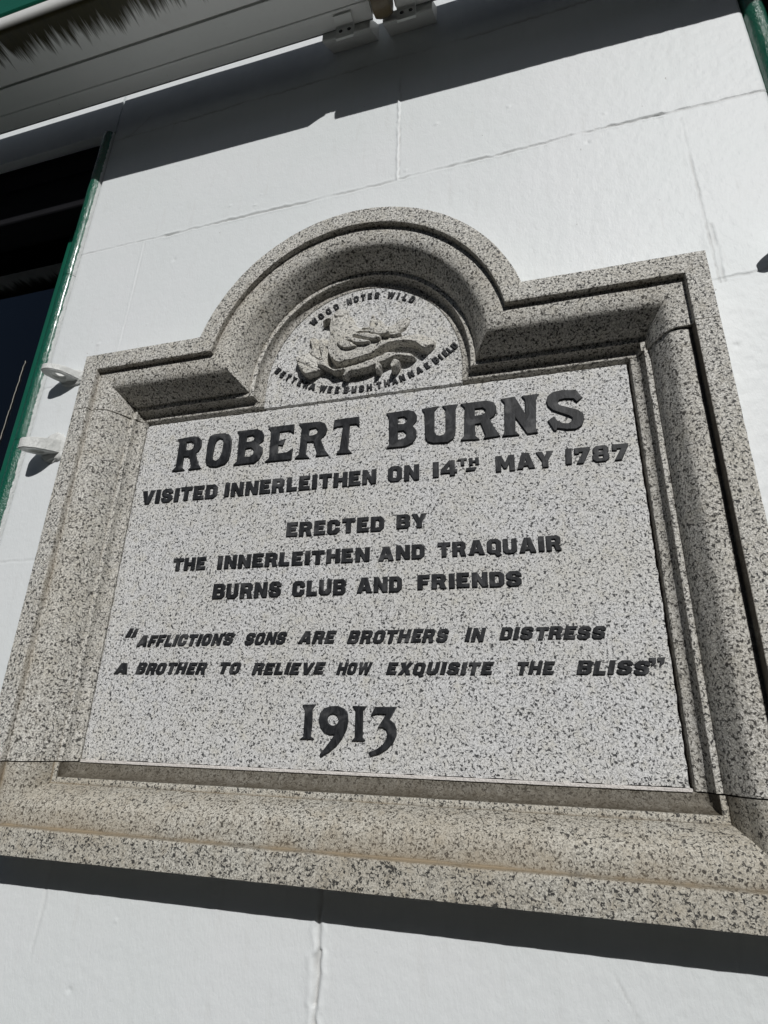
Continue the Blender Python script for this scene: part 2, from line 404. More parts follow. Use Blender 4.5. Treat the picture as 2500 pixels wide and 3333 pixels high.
    VV = np.concatenate([V, V2]); FF = np.concatenate([F, F2])
    me = bpy.data.meshes.new('painted_wall')
    me.vertices.add(len(VV)); me.vertices.foreach_set('co', VV.astype(np.float32).ravel())
    me.loops.add(len(FF)*4); me.loops.foreach_set('vertex_index', FF.astype(np.int32).ravel())
    me.polygons.add(len(FF)); me.polygons.foreach_set('loop_start', np.arange(len(FF), dtype=np.int32)*4)
    sm = np.ones(len(FF), dtype=bool); sm[len(F):] = False
    me.polygons.foreach_set('use_smooth', sm)
    a = me.attributes.new('dirt_shade', 'FLOAT', 'POINT'); a.data.foreach_set('value', np.concatenate([D.ravel(), np.zeros(len(V2))]).astype(np.float32))
    me.update(calc_edges=True); me.validate(); me.materials.append(M['wall'])
    o = bpy.data.objects.new('painted_wall', me); C.objects.link(o)
    tag(o, 'white painted masonry wall with thin block joints behind the granite plaque', 'wall')
build_wall()

# ------------------------------------------------------------------ granite plaque
XC = -0.348
plaque = thing('memorial_plaque', 'arched granite plaque with moulded frame and dark raised lettering on the white wall', 'plaque', ppt(XC, -0.212, 0.0))
PO = parent_loc(plaque)
HW0, DW = 0.671, 0.134
ZT0, ZB0, DZ = 0.826, -0.212, 0.146
KZ = 1.088; ACX = -0.3545
JT, JB = 0.679, -0.0662
def hw(s): return HW0 - DW*s
def zt(s): return ZT0 - DZ*s
def zb_(s): return ZB0 + DZ*s
# profile: s runs 0 (outer edge) to 1 (panel edge); height above the panel plane; dirt, rust
def profile():
    pr = []
    def add(s, h, d=0.0, r=0.0): pr.append((s, h, d, r))
    add(0.0, -P-0.012); add(0.0, 0.0); add(0.0, 0.060); add(0.0, 0.0895); add(0.004, 0.0909); add(0.014, 0.0912)
    for s in (0.06, 0.11, 0.16, 0.21, 0.25): add(s, 0.0912)
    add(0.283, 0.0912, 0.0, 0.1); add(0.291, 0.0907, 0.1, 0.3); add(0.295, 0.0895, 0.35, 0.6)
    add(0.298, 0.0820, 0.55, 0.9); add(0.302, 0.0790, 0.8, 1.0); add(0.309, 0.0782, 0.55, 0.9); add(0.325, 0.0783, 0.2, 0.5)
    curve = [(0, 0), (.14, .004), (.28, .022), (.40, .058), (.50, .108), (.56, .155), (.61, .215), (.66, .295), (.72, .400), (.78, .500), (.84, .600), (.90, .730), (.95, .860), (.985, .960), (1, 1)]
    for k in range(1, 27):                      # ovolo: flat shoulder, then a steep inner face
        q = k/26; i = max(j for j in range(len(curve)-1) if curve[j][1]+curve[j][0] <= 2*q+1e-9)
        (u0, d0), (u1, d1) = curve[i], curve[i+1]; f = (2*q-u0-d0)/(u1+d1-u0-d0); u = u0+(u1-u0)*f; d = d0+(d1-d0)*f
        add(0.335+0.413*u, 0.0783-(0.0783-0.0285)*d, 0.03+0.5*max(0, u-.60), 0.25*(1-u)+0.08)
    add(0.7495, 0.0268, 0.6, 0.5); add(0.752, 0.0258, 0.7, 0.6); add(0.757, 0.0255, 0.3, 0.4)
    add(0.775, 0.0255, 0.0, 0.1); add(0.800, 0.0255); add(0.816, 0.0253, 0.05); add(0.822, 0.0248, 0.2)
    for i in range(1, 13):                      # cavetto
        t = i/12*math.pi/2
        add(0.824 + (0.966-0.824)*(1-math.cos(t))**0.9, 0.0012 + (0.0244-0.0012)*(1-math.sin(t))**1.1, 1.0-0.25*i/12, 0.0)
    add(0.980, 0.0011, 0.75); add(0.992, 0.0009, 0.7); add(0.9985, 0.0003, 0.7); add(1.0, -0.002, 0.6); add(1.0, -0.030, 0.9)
    return pr
PROF = profile()
def head_path(s):
    """survey (x, z) points of the head moulding at inset s"""
    pts = []
    r = 0.3712 - 0.1472*s; cz = 0.6502 + 0.013*s; zs = zt(s)
    q = zs/KZ - cz
    xa = math.sqrt(r*r-q*q) if q > 0 else r
    n = 14
    for i in range(n): pts.append((XC-hw(s), JT+0.0011 + (zs-JT-0.0011)*i/n))
    n = 26
    for i in range(n): pts.append((XC-hw(s) + (ACX-xa-(XC-hw(s)))*i/n, zs))
    # arch incl. a short upright below the springing
    a0 = math.asin(q/r) if q > 0 else 0.0
    up_ = max(0.0, -q); L = 2*up_ + r*(math.pi-2*a0); n = 120
    for i in range(n+1):
        d = L*i/n
        if up_ > 0 and d < up_: pts.append((ACX-r, KZ*(cz-up_+d)))
        elif up_ > 0 and d > L-up_: pts.append((ACX+r, KZ*(cz-(d-(L-up_)))))
        else:
            a = math.pi - a0 - (d-up_)/r; pts.append((ACX+r*math.cos(a), KZ*(cz+r*math.sin(a))))
    n = 26
    for i in range(1, n+1): pts.append((ACX+xa + (XC+hw(s)-(ACX+xa))*i/n, zs))
    n = 14
    for i in range(1, n+1): pts.append((XC+hw(s), zs + (JT+0.0011-zs)*i/n))
    return pts
def sill_path(s):
    pts = []; z = zb_(s); top = JB-0.0011; n = 12
    for i in range(n): pts.append((XC-hw(s), top + (z-top)*i/n))
    n = 110
    for i in range(n): pts.append((XC-hw(s) + 2*hw(s)*i/n, z))
    n = 12
    for i in range(n+1): pts.append((XC+hw(s), z + (top-z)*i/n))
    return pts
def jamb_path(sign):
    def f(s):
        n = 70; return [(XC+sign*hw(s), JB+0.0011 + (JT-JB-0.0022)*(i/n if sign > 0 else i/n)) for i in range(n+1)]
    return f
def sweep(name, path, mat, dirt_shade_k=1.0, rust_k=1.0, amp=0.0011, seed=0.0, label=None, quirk=0.0, shift=0.0, deep=0.0):
    rows = []; di = []; ru = []
    for s, h, d, r in PROF:
        s0 = s
        if s0 > 0.56: h -= deep*min(1.0, (s0-0.56)/0.185)*(1 if s0 < 0.823 else max(0.0, (0.98-s0)/0.157))
        if 0.335 < s < 0.985: s += shift*(min(1.0, (s-0.335)/0.40) if s < 0.823 else (0.985-s)/0.162)
        if 0.297 < s0 < 0.74: h -= quirk*(0.74-s0)/0.443*(1 if s0 > 0.30 else 0.6)
        if quirk and 0.288 < s0 < 0.326: d = 1.0/max(dirt_shade_k, .01); r = 0.0; s += 0.004  # right jamb: shade of the undercut groove painted into the colour
        pp = path(s); row = []
        for x, z in pp:
            v = Vector((x*60+seed, h*60, z*60))
            w = amp*(0.6*mnoise.noise(v) + 0.4*mnoise.noise(v*2.7) + 0.5*mnoise.noise(v*0.25))
            w2 = amp*(0.6*mnoise.noise(v+Vector((31, 7, 5))) + 0.4*mnoise.noise(v*2.7+Vector((3, 77, 5))))
            w3 = amp*(0.6*mnoise.noise(v+Vector((1, 57, 9))) + 0.4*mnoise.noise(v*2.7+Vector((13, 7, 45))))
            row.append(ppt(x+0.6*w2, z+0.6*w3, h+0.6*w))
            di.append(min(1, d*dirt_shade_k)); ru.append(min(1, r*rust_k))
        rows.append(row)
    n = len(rows[0]); V = [p for r_ in rows for p in r_]
    F = []
    for a in range(len(rows)-1):
        for i in range(n-1): F.append((a*n+i, a*n+i+1, (a+1)*n+i+1, (a+1)*n+i))
    F.append(tuple(a*n for a in range(len(rows)))); F.append(tuple(a*n+n-1 for a in range(len(rows)))[::-1])
    o = mesh_obj(name, V, F, mat, plaque, origin=PO, attrs={'dirt_shade': di, 'rust': ru}, smooth=True)
    bm = bmesh.new(); bm.from_mesh(o.data); bmesh.ops.recalc_face_normals(bm, faces=bm.faces); bm.to_mesh(o.data); bm.free()
    o.data.set_sharp_from_angle(angle=math.radians(38))
    if label: o['label'] = label
    return o
sweep('frame_head', head_path, M['frame'], 0.35, 0.3, seed=3.0, shift=0.042, deep=0.0065, label='arched head block of the granite frame')
sweep('frame_jamb', jamb_path(-1), M['frame'], 0.14, 0.34, seed=9.0, shift=0.015, deep=0.003, label='sunlit frame jamb stained brown in its grooves')
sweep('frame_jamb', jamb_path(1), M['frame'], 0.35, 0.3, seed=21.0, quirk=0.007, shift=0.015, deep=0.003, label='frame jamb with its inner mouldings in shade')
sweep('frame_sill', sill_path, M['sill'], 1.0, 1.0, seed=40.0, shift=-0.005, label='weathered brownish sill of the granite frame')
def slab_part(name, x0, x1, z0, z1, h0, h1, mat, nx, nz, amp, bev=0.0, label=None):
    """granite slab: gridded face with hand-dressed edges"""
    V = []; F = []
    for j in range(nz+1):
        for i in range(nx+1):
            x = x0+(x1-x0)*i/nx; z = z0+(z1-z0)*j/nz; edge = (i in (0, nx)) or (j in (0, nz))
            v = Vector((x*70, z*70, 2.5)); w = amp*mnoise.noise(v)
            dx = amp*1.1*mnoise.noise(v*1.3+Vector((9, 1, 4))) if i in (0, nx) else 0
            dz = amp*1.1*mnoise.noise(v*1.3+Vector((5, 19, 4))) if j in (0, nz) else 0
            V.append(ppt(x+dx, z+dz, h1-(bev if edge else 0)+0.15*w))
    for j in range(nz):
        for i in range(nx): a = j*(nx+1)+i; F.append((a, a+1, a+nx+2, a+nx+1))
    ring = [i for i in range(nx+1)] + [j*(nx+1)+nx for j in range(1, nz+1)] + [nz*(nx+1)+i for i in range(nx-1, -1, -1)] + [j*(nx+1) for j in range(nz-1, 0, -1)]
    base = len(V)
    for i in ring: x, y, z = V[i]; V.append((x, -S*(P+h0), z))
    L = len(ring)
    for k in range(L): F.append((ring[k], ring[(k+1) % L], base+(k+1) % L, base+k)[::-1])
    F.append(tuple(base+k for k in range(L))[::-1])
    o = mesh_obj(name, V, F, mat, plaque, origin=PO)
    if label: o['label'] = label
    return o
PB, PT = -0.0610, 0.6685
slab_part('inscription_panel', XC-0.5345, XC+0.5298, PB, PT, -0.04, 0.0, M['panel'], 160, 110, 0.0016, 0.0012)
# round headed carved field: a fan of rings from its foot up to the arch
def tympanum():
    V = []; F = []; nr, na = 26, 72; r0 = 0.2238; cz = KZ*0.6632; zf = 0.6762
    def rim(k):
        t = k/na
        if t < 0.14: return (ACX+r0, zf+(cz-zf)*t/0.14)
        if t > 0.86: return (ACX-r0, zf+(cz-zf)*(1-t)/0.14)
        a = math.pi*(t-0.14)/0.72; return (ACX+r0*math.cos(a), cz+KZ*r0*math.sin(a))
    for j in range(nr+1):
        for k in range(na+1):
            x, z = rim(k); bx = ACX+r0*(1-2*k/na); q = j/nr
            x = bx+(x-bx)*q; z = zf+(z-zf)*q
            w = 0.0004*mnoise.noise(Vector((x*70, z*70, 2.5)))
            wz = 0.0013*mnoise.noise(Vector((x*90, 4, 2.5))) if j == 0 else 0
            V.append(ppt(x, z+wz, -0.001+w))
    for j in range(nr):
        for k in range(na): a = j*(na+1)+k; F.append((a, a+1, a+na+2, a+na+1))
    base = len(V)
    for k in range(na+1): x, y, z = V[k]; V.append((x, -S*(P-0.04), z))
    for k in range(na): F.append((k, k+1, base+k+1, base+k))
    o = mesh_obj('tympanum', V, F, M['panel'], plaque, origin=PO); fix_normals(o)
    o['label'] = 'half round carved field under the arch'
tympanum()
mb = MB(); mb.pbox(XC-0.533, XC+0.533, -0.02, 0.0035, JB-0.0005, PB-0.0009); mo = mb.build('mortar_joint', M['mortar'], plaque, bevel=0.0008)
mb = MB(); mb.pbox(XC-0.56, XC+0.56, -0.042, -0.031, JB-0.02, 0.70); mb.pbox(ACX-0.25, ACX+0.25, -0.042, -0.0315, 0.7001, 0.92); mb.build('backing', M['seam'], plaque)

# ------------------------------------------------------------------ lettering
BIG = [[(-.7897,.6205),(-.7473,.6236),(-.7341,.6195),(-.7252,.6092),(-.7246,.5937),(-.7285,.585),(-.7369,.5798),(-.7269,.5531),(-.7172,.5402),(-.7486,.5389),(-.742,.5457),(-.7513,.5729),(-.7662,.5739),(-.7665,.5473),(-.7595,.5394),(-.7914,.5396),(-.7824,.5489),(-.7835,.6129)],[(-.765,.6107),(-.7515,.6107),(-.7456,.6078),(-.7437,.6021),(-.7444,.5929),(-.7493,.5888),(-.7643,.5884)],[(-.7058,.6177),(-.6941,.6224),(-.668,.622),(-.6549,.6155),(-.6487,.6032),(-.647,.5759),(-.6493,.5538),(-.6569,.5443),(-.6771,.539),(-.694,.5416),(-.7043,.5492),(-.7073,.5585),(-.7084,.5949)],[(-.6855,.606),(-.6785,.6104),(-.6705,.6073),(-.6678,.5994),(-.6684,.5723),(-.6739,.5579),(-.6808,.5539),(-.6896,.5581),(-.6917,.5658),(-.6901,.5959)],[(-.6368,.6225),(-.587,.6224),(-.5744,.6154),(-.5687,.6042),(-.5701,.5909),(-.581,.5838),(-.5697,.5746),(-.5682,.5612),(-.5738,.5472),(-.5844,.5396),(-.6362,.5386),(-.6277,.5471),(-.6307,.6147)],[(-.6103,.6071),(-.5971,.6085),(-.5899,.6028),(-.5925,.595),(-.5981,.5927),(-.6114,.5928)],[(-.6108,.5763),(-.5963,.5776),(-.589,.5708),(-.5898,.5606),(-.5965,.5555),(-.6117,.5557)],[(-.56,.6227),(-.4985,.623),(-.498,.6015),(-.5072,.6086),(-.5315,.6086),(-.5321,.5858),(-.5167,.589),(-.5209,.5743),(-.532,.577),(-.5318,.5557),(-.5093,.5561),(-.4968,.5642),(-.4984,.5383),(-.5599,.5388),(-.5507,.5462),(-.5522,.6127)],[(-.4872,.6231),(-.438,.6221),(-.4265,.6162),(-.4206,.6023),(-.4233,.5895),(-.4343,.5793),(-.422,.5507),(-.4132,.5398),(-.4429,.5394),(-.4394,.5469),(-.4497,.5753),(-.465,.5762),(-.4654,.5469),(-.4569,.5375),(-.4896,.5393),(-.4807,.5486),(-.4798,.6126)],[(-.4619,.6068),(-.4467,.6085),(-.4407,.6018),(-.4428,.5933),(-.4522,.5901),(-.462,.5904)],[(-.4048,.6214),(-.3499,.6224),(-.3489,.5996),(-.3553,.6056),(-.3701,.6061),(-.3711,.5492),(-.3627,.539),(-.3963,.5399),(-.3896,.5484),(-.3848,.6042),(-.397,.6046),(-.4068,.6005)],[(-.2903,.6223),(-.2425,.6236),(-.2309,.6192),(-.2251,.6083),(-.2259,.5963),(-.2345,.5868),(-.2263,.5753),(-.2261,.5589),(-.2341,.5466),(-.2469,.5407),(-.2881,.541),(-.2823,.5478),(-.2844,.6131)],[(-.2657,.6091),(-.2519,.6095),(-.245,.6033),(-.2471,.596),(-.2531,.5922),(-.2654,.5932)],[(-.2651,.5771),(-.2528,.5771),(-.2467,.5704),(-.2477,.5615),(-.2552,.5571),(-.2647,.5576)],[(-.2146,.6222),(-.1806,.6243),(-.189,.6141),(-.1889,.5662),(-.1845,.5583),(-.178,.5561),(-.1701,.5575),(-.1661,.5649),(-.1655,.614),(-.1721,.624),(-.1408,.6233),(-.1457,.6128),(-.1467,.561),(-.1508,.547),(-.1612,.5396),(-.1912,.5407),(-.203,.5459),(-.2075,.5567),(-.2092,.6123)],[(-.135,.6234),(-.0832,.6236),(-.0719,.619),(-.0654,.6092),(-.0652,.5959),(-.0707,.5864),(-.0792,.5816),(-.0716,.5633),(-.0602,.5419),(-.0926,.5392),(-.0881,.5467),(-.0964,.5737),(-.1079,.5737),(-.1081,.5477),(-.1001,.5395),(-.1368,.541),(-.1294,.5502),(-.1269,.6132)],[(-.1073,.6084),(-.0914,.6083),(-.086,.6031),(-.0868,.5959),(-.0945,.5925),(-.1078,.5919)],[(-.0552,.6232),(-.0287,.6248),(-.0242,.6152),(-.0101,.5827),(-.0094,.6146),(-.015,.6243),(.017,.6246),(.0115,.6145),(.0072,.5505),(.0101,.5404),(-.0091,.5399),(-.0299,.5795),(-.0311,.5482),(-.0243,.5398),(-.0565,.54),(-.0512,.5493),(-.0486,.6128)],[(.0957,.6053),(.0855,.5962),(.0804,.6047),(.064,.607),(.0543,.6055),(.0503,.6003),(.0534,.5941),(.0852,.5798),(.0938,.5716),(.0953,.5588),(.0902,.5456),(.0792,.5393),(.0631,.5402),(.046,.5451),(.0444,.5403),(.0398,.5409),(.0301,.5631),(.0416,.5709),(.0472,.5609),(.0573,.554),(.0665,.5528),(.0739,.5574),(.0745,.5643),(.0679,.5694),(.0407,.5844),(.032,.5957),(.0304,.6075),(.0336,.6172),(.0438,.6245),(.0608,.6264),(.0797,.6236),(.0857,.6241)]]
YEAR = [[(-.4298,.0438),(-.4046,.0453),(-.4108,.0366),(-.4095,.0109),(-.4106,-.0082),(-.4045,-.0119),(-.4302,-.0129),(-.4241,-.0085),(-.4246,.0363)],[(-.3769,.0422),(-.3629,.043),(-.3511,.0387),(-.3444,.0303),(-.3427,.018),(-.3455,.0035),(-.3522,-.0099),(-.3615,-.0211),(-.3734,-.0312),(-.3891,-.0402),(-.3913,-.0362),(-.3791,-.0216),(-.3698,-.0092),(-.3664,-.0036),(-.3752,-.0039),(-.3856,-.0003),(-.3932,.0079),(-.3972,.0191),(-.3954,.0305),(-.3883,.0386)],[(-.3601,.0204),(-.3607,.0167),(-.3628,.0134),(-.3661,.0112),(-.3701,.0104),(-.3743,.011),(-.3779,.0131),(-.3804,.0162),(-.3815,.02),(-.3809,.0238),(-.3788,.0271),(-.3754,.0293),(-.3714,.0301),(-.3672,.0295),(-.3637,.0274),(-.3612,.0242)],[(-.3356,.0434),(-.3102,.0432),(-.3165,.0364),(-.3159,-.0067),(-.312,-.0122),(-.3347,-.0128),(-.3294,-.0076),(-.3302,.0362)],[(-.2951,.0423),(-.2566,.0431),(-.2689,.0223),(-.2603,.0165),(-.2566,.0079),(-.2563,-.0029),(-.2609,-.0126),(-.2713,-.0236),(-.2842,-.0314),(-.3008,-.0362),(-.3034,-.0299),(-.2904,-.0252),(-.2798,-.0175),(-.2735,-.0076),(-.2719,.001),(-.2745,.0064),(-.2806,.01),(-.2891,.0093),(-.2745,.031),(-.291,.0313),(-.3022,.0277)]]
RELIEF = {'body': [(-.4266,.8586),(-.4225,.8293),(-.4245,.8078),(-.4262,.7927),(-.4214,.7765),(-.4083,.7574),(-.3961,.7506),(-.3786,.7508),(-.355,.754),(-.3239,.7607),(-.301,.7741),(-.2884,.7821),(-.2705,.7861),(-.2501,.7849),(-.2273,.7749),(-.2083,.7575),(-.1984,.7605),(-.185,.7803),(-.2048,.8029),(-.2275,.8108),(-.253,.8106),(-.2737,.8193),(-.3053,.8326),(-.3321,.8407),(-.3538,.848),(-.368,.8633),(-.3783,.8845),(-.3918,.8988),(-.4115,.904),(-.4249,.8937)],
 'beak': [(-.4483,.8729),(-.4449,.8807),(-.4368,.8863),(-.4263,.8894),(-.4135,.8901),(-.4119,.8731),(-.4206,.8696),(-.4278,.8774),(-.4363,.8784),(-.4422,.875)],
 'wing': [(-.334,.8763),(-.3349,.8487),(-.3278,.8405),(-.3062,.833),(-.2849,.8245),(-.2677,.8224),(-.2471,.8365),(-.2436,.8631),(-.2684,.8588),(-.2835,.848),(-.2951,.8503),(-.3071,.8641),(-.3232,.8765)],
 'bud': [(-.3342,.8822),(-.3273,.8832),(-.3242,.8767),(-.327,.8726),(-.3329,.8743)],
 'f1': [(-.4028,.8008),(-.3871,.8036),(-.371,.7986),(-.3548,.7857),(-.3566,.7815),(-.3839,.7802)],
 'f2': [(-.3792,.8045),(-.3636,.8062),(-.3437,.7993),(-.3241,.7899),(-.3258,.7851),(-.3549,.7879)],
 'f3': [(-.3658,.8123),(-.3443,.8141),(-.3209,.8087),(-.3014,.7996),(-.3021,.792),(-.3242,.7925)],
 'f4': [(-.3602,.8192),(-.3329,.821),(-.3057,.8149),(-.2807,.807),(-.2824,.7995),(-.3014,.8),(-.3248,.8094)],
 'f5': [(-.3469,.8293),(-.3334,.8324),(-.3099,.8269),(-.2846,.8121),(-.2864,.8091),(-.3134,.8152)],
 'f6': [(-.2797,.8057),(-.2675,.809),(-.2561,.8065),(-.2636,.8016),(-.2786,.7999)],
 'branch': [(-.4431,.775),(-.4307,.7685),(-.4197,.7534),(-.4074,.7448),(-.3917,.7445),(-.3609,.7482),(-.3323,.7543),(-.3135,.7599),(-.3023,.7634),(-.2892,.7688),(-.2666,.7628),(-.2388,.7559),(-.2277,.7454),(-.2441,.7429),(-.2626,.7492),(-.2737,.7467),(-.2922,.7391),(-.3071,.7372),(-.322,.7311),(-.3522,.7262),(-.3675,.7254),(-.3805,.7167),(-.3914,.7205),(-.389,.7299),(-.4086,.7319),(-.4252,.7455),(-.4415,.7525),(-.4522,.7609)],
 'stub1': [(-.3138,.7383),(-.3072,.7405),(-.3011,.7362),(-.3021,.7257),(-.3066,.719),(-.3132,.7211),(-.3154,.73)],
 'stub2': [(-.2808,.7287),(-.2718,.7421),(-.2625,.7395),(-.2605,.7317),(-.2667,.72),(-.2749,.7161),(-.2796,.72)],
 'leafa': [(-.5052,.788),(-.4981,.7992),(-.4747,.7864),(-.441,.7547),(-.4418,.7445),(-.4645,.7361),(-.4754,.7361),(-.4929,.7561)],
 'leafb': [(-.4778,.8046),(-.4724,.818),(-.4807,.8411),(-.4665,.8458),(-.4525,.8288),(-.4456,.7991),(-.4426,.7775),(-.4587,.7837)],
 'leafc': [(-.4544,.8328),(-.4404,.8374),(-.4251,.8203),(-.4282,.7961),(-.4261,.7643),(-.4387,.7664),(-.4467,.7922)],
 'leafd': [(-.5009,.7944),(-.4794,.8049),(-.4558,.7867),(-.4418,.7669),(-.444,.7534),(-.4707,.7752)]}

GL = {
'A': (0.96, [[(0,0),(.29,1),(.67,1),(.96,0),(.64,0),(.595,.17),(.365,.17),(.32,0)], [(.42,.38),(.48,.66),(.54,.38)]]),
'B': (0.82, [[(0,0),(0,1),(.66,1),(.82,.85),(.82,.63),(.73,.52),(.82,.41),(.82,.15),(.66,0)], [(.29,.62),(.29,.79),(.50,.79),(.53,.76),(.53,.65),(.50,.62)], [(.29,.21),(.29,.40),(.50,.40),(.53,.37),(.53,.24),(.50,.21)]]),
'C': (0.80, [[(.18,0),(0,.18),(0,.82),(.18,1),(.62,1),(.8,.82),(.8,.60),(.50,.60),(.50,.72),(.46,.76),(.34,.76),(.30,.72),(.30,.28),(.34,.24),(.46,.24),(.50,.28),(.50,.42),(.8,.42),(.8,.18),(.62,0)]]),
'D': (0.80, [[(0,0),(0,1),(.60,1),(.8,.8),(.8,.2),(.60,0)], [(.29,.24),(.29,.76),(.46,.76),(.51,.70),(.51,.30),(.46,.24)]]),
'E': (0.72, [[(0,0),(0,1),(.70,1),(.70,.75),(.30,.75),(.30,.62),(.60,.62),(.60,.39),(.30,.39),(.30,.25),(.72,.25),(.72,0)]]),
'F': (0.70, [[(0,0),(0,1),(.70,1),(.70,.75),(.30,.75),(.30,.58),(.60,.58),(.60,.34),(.30,.34),(.30,0)]]),
'H': (0.86, [[(0,0),(0,1),(.30,1),(.30,.63),(.56,.63),(.56,1),(.86,1),(.86,0),(.56,0),(.56,.37),(.30,.37),(.30,0)]]),
'I': (0.32, [[(0,0),(0,1),(.32,1),(.32,0)]]),
'L': (0.68, [[(0,0),(0,1),(.31,1),(.31,.26),(.68,.26),(.68,0)]]),
'M': (1.04, [[(0,0),(0,1),(.32,1),(.52,.56),(.72,1),(1.04,1),(1.04,0),(.75,0),(.75,.50),(.60,.17),(.44,.17),(.29,.50),(.29,0)]]),
'N': (0.86, [[(0,0),(0,1),(.29,1),(.57,.46),(.57,1),(.86,1),(.86,0),(.57,0),(.29,.52),(.29,0)]]),
'O': (0.82, [[(.19,0),(0,.19),(0,.81),(.19,1),(.63,1),(.82,.81),(.82,.19),(.63,0)], [(.29,.30),(.34,.24),(.48,.24),(.53,.30),(.53,.70),(.48,.76),(.34,.76),(.29,.70)]]),
'Q': (0.84, [[(.19,0),(0,.19),(0,.81),(.19,1),(.63,1),(.82,.81),(.82,.19),(.72,.08),(.84,-.10),(.58,-.20),(.45,0)], [(.29,.30),(.34,.24),(.48,.24),(.53,.30),(.53,.70),(.48,.76),(.34,.76),(.29,.70)]]),
'R': (0.84, [[(0,0),(0,1),(.66,1),(.82,.85),(.82,.55),(.72,.44),(.84,0),(.53,0),(.44,.36),(.30,.36),(.30,0)], [(.30,.59),(.30,.78),(.49,.78),(.53,.74),(.53,.63),(.49,.59)]]),
'S': (0.80, [[(.18,1),(.62,1),(.8,.83),(.8,.66),(.50,.66),(.50,.77),(.30,.77),(.30,.68),(.36,.635),(.64,.58),(.8,.44),(.8,.18),(.62,0),(.18,0),(0,.17),(0,.34),(.30,.34),(.30,.23),(.50,.23),(.50,.33),(.44,.37),(.16,.42),(0,.56),(0,.82)]]),
'T': (0.80, [[(.25,0),(.25,.74),(0,.74),(0,1),(.8,1),(.8,.74),(.55,.74),(.55,0)]]),
'U': (0.82, [[(0,1),(.30,1),(.30,.30),(.35,.25),(.47,.25),(.52,.30),(.52,1),(.82,1),(.82,.18),(.64,0),(.18,0),(0,.18)]]),
'V': (0.92, [[(0,1),(.32,1),(.46,.42),(.60,1),(.92,1),(.62,0),(.30,0)]]),
'W': (1.24, [[(0,1),(.29,1),(.38,.44),(.49,1),(.75,1),(.86,.44),(.95,1),(1.24,1),(1.03,0),(.74,0),(.62,.50),(.50,0),(.21,0)]]),
'X': (0.90, [[(0,1),(.33,1),(.45,.72),(.57,1),(.90,1),(.64,.50),(.90,0),(.57,0),(.45,.28),(.33,0),(0,0),(.26,.50)]]),
'Y': (0.92, [[(0,1),(.33,1),(.46,.68),(.59,1),(.92,1),(.62,.40),(.62,0),(.30,0),(.30,.40)]]),
'1': (0.32, [[(0,0),(0,1),(.32,1),(.32,0)]]),
'4': (0.90, [[(.50,0),(.50,.18),(0,.18),(0,.40),(.46,1),(.78,1),(.78,.40),(.90,.40),(.90,.18),(.78,.18),(.78,0)], [(.28,.40),(.50,.70),(.50,.40)]]),
'7': (0.80, [[(.10,0),(.44,.72),(.24,.72),(.24,.62),(0,.62),(0,1),(.8,1),(.8,.82),(.46,0)]]),
'8': (0.84, [[(.18,0),(0,.16),(0,.42),(.09,.52),(.02,.62),(.02,.85),(.18,1),(.66,1),(.82,.85),(.82,.62),(.75,.52),(.84,.42),(.84,.16),(.66,0)], [(.31,.63),(.31,.78),(.53,.78),(.53,.63)], [(.30,.21),(.30,.41),(.54,.41),(.54,.21)]]),
"'": (0.16, [[(.02,.70),(.02,1),(.18,1),(.12,.70)]]),
'"': (0.42, [[(.0,.62),(.04,1),(.20,1),(.12,.62)], [(.24,.62),(.28,1),(.44,1),(.36,.62)]]),
'-': (0.60, [[(.0,0),(0,.2),(.6,.2),(.6,0)]]),
}
def curve_mesh(name, contours, h, ext, bev, label=None, mat='lead'):
    """filled outlines (survey x, z on the panel plane) -> raised letters"""
    cu = bpy.data.curves.new(name, 'CURVE'); cu.dimensions = '2D'; cu.fill_mode = 'BOTH'
    cu.extrude = S*ext/2; cu.bevel_depth = S*bev; cu.bevel_resolution = 1; cu.offset = -S*bev*0.8
    for ct in contours:
        sp = cu.splines.new('POLY'); sp.points.add(len(ct)-1)
        for p_, (x, z) in zip(sp.points, ct): p_.co = (S*x, S*z, 0, 1)
        sp.use_cyclic_u = True
    tmp = bpy.data.objects.new('tmp', cu); C.objects.link(tmp)
    bpy.context.view_layer.update()
    me = bpy.data.meshes.new_from_object(tmp.evaluated_get(bpy.context.evaluated_depsgraph_get()))
    bpy.data.objects.remove(tmp); bpy.data.curves.remove(cu)
    n = len(me.vertices); co = np.zeros(n*3, dtype=np.float32); me.vertices.foreach_get('co', co); co = co.reshape(-1, 3)
    # curve plane (x, z) -> wall plane, curve depth -> towards the street
    out = np.stack([co[:, 0]-PO[0], -(S*(P+h)+co[:, 2])-PO[1], EYE+co[:, 1]-PO[2]], axis=-1)
    me.vertices.foreach_set('co', out.astype(np.float32).ravel()); me.update()
    me.materials.clear(); me.materials.append(M[mat]); me.name = name
    o = bpy.data.objects.new(name, me); link(o, plaque); fix_normals(o)
    if label: o['label'] = label
    return o
def jig(a): return random.uniform(-a, a)
def word(txt, x0, x1, z0, z1, slant=0.0, gap=0.13):
    ws = [GL[c][0] for c in txt]; H = z1-z0
    tot = sum(ws)+gap*(len(txt)-1); k = (x1-x0-slant*0)/tot; x = x0; out = []
    for c, w in zip(txt, ws):
        jx, jz, js = jig(0.0006), jig(0.0007), 1+jig(0.02)
        for ct in GL[c][1]:
            out.append([(x+u*k*js+v*H*slant+jx, z0+v*H+jz) for u, v in ct])
        x += (w+gap)*k
    return out
LX = 0.0045; LB = 0.0009
for part in (BIG[:11], BIG[11:]): curve_mesh('inscription_word', part, 0.0, LX*1.3, LB*1.3, 'largest dark flared lettering at the top of the panel')
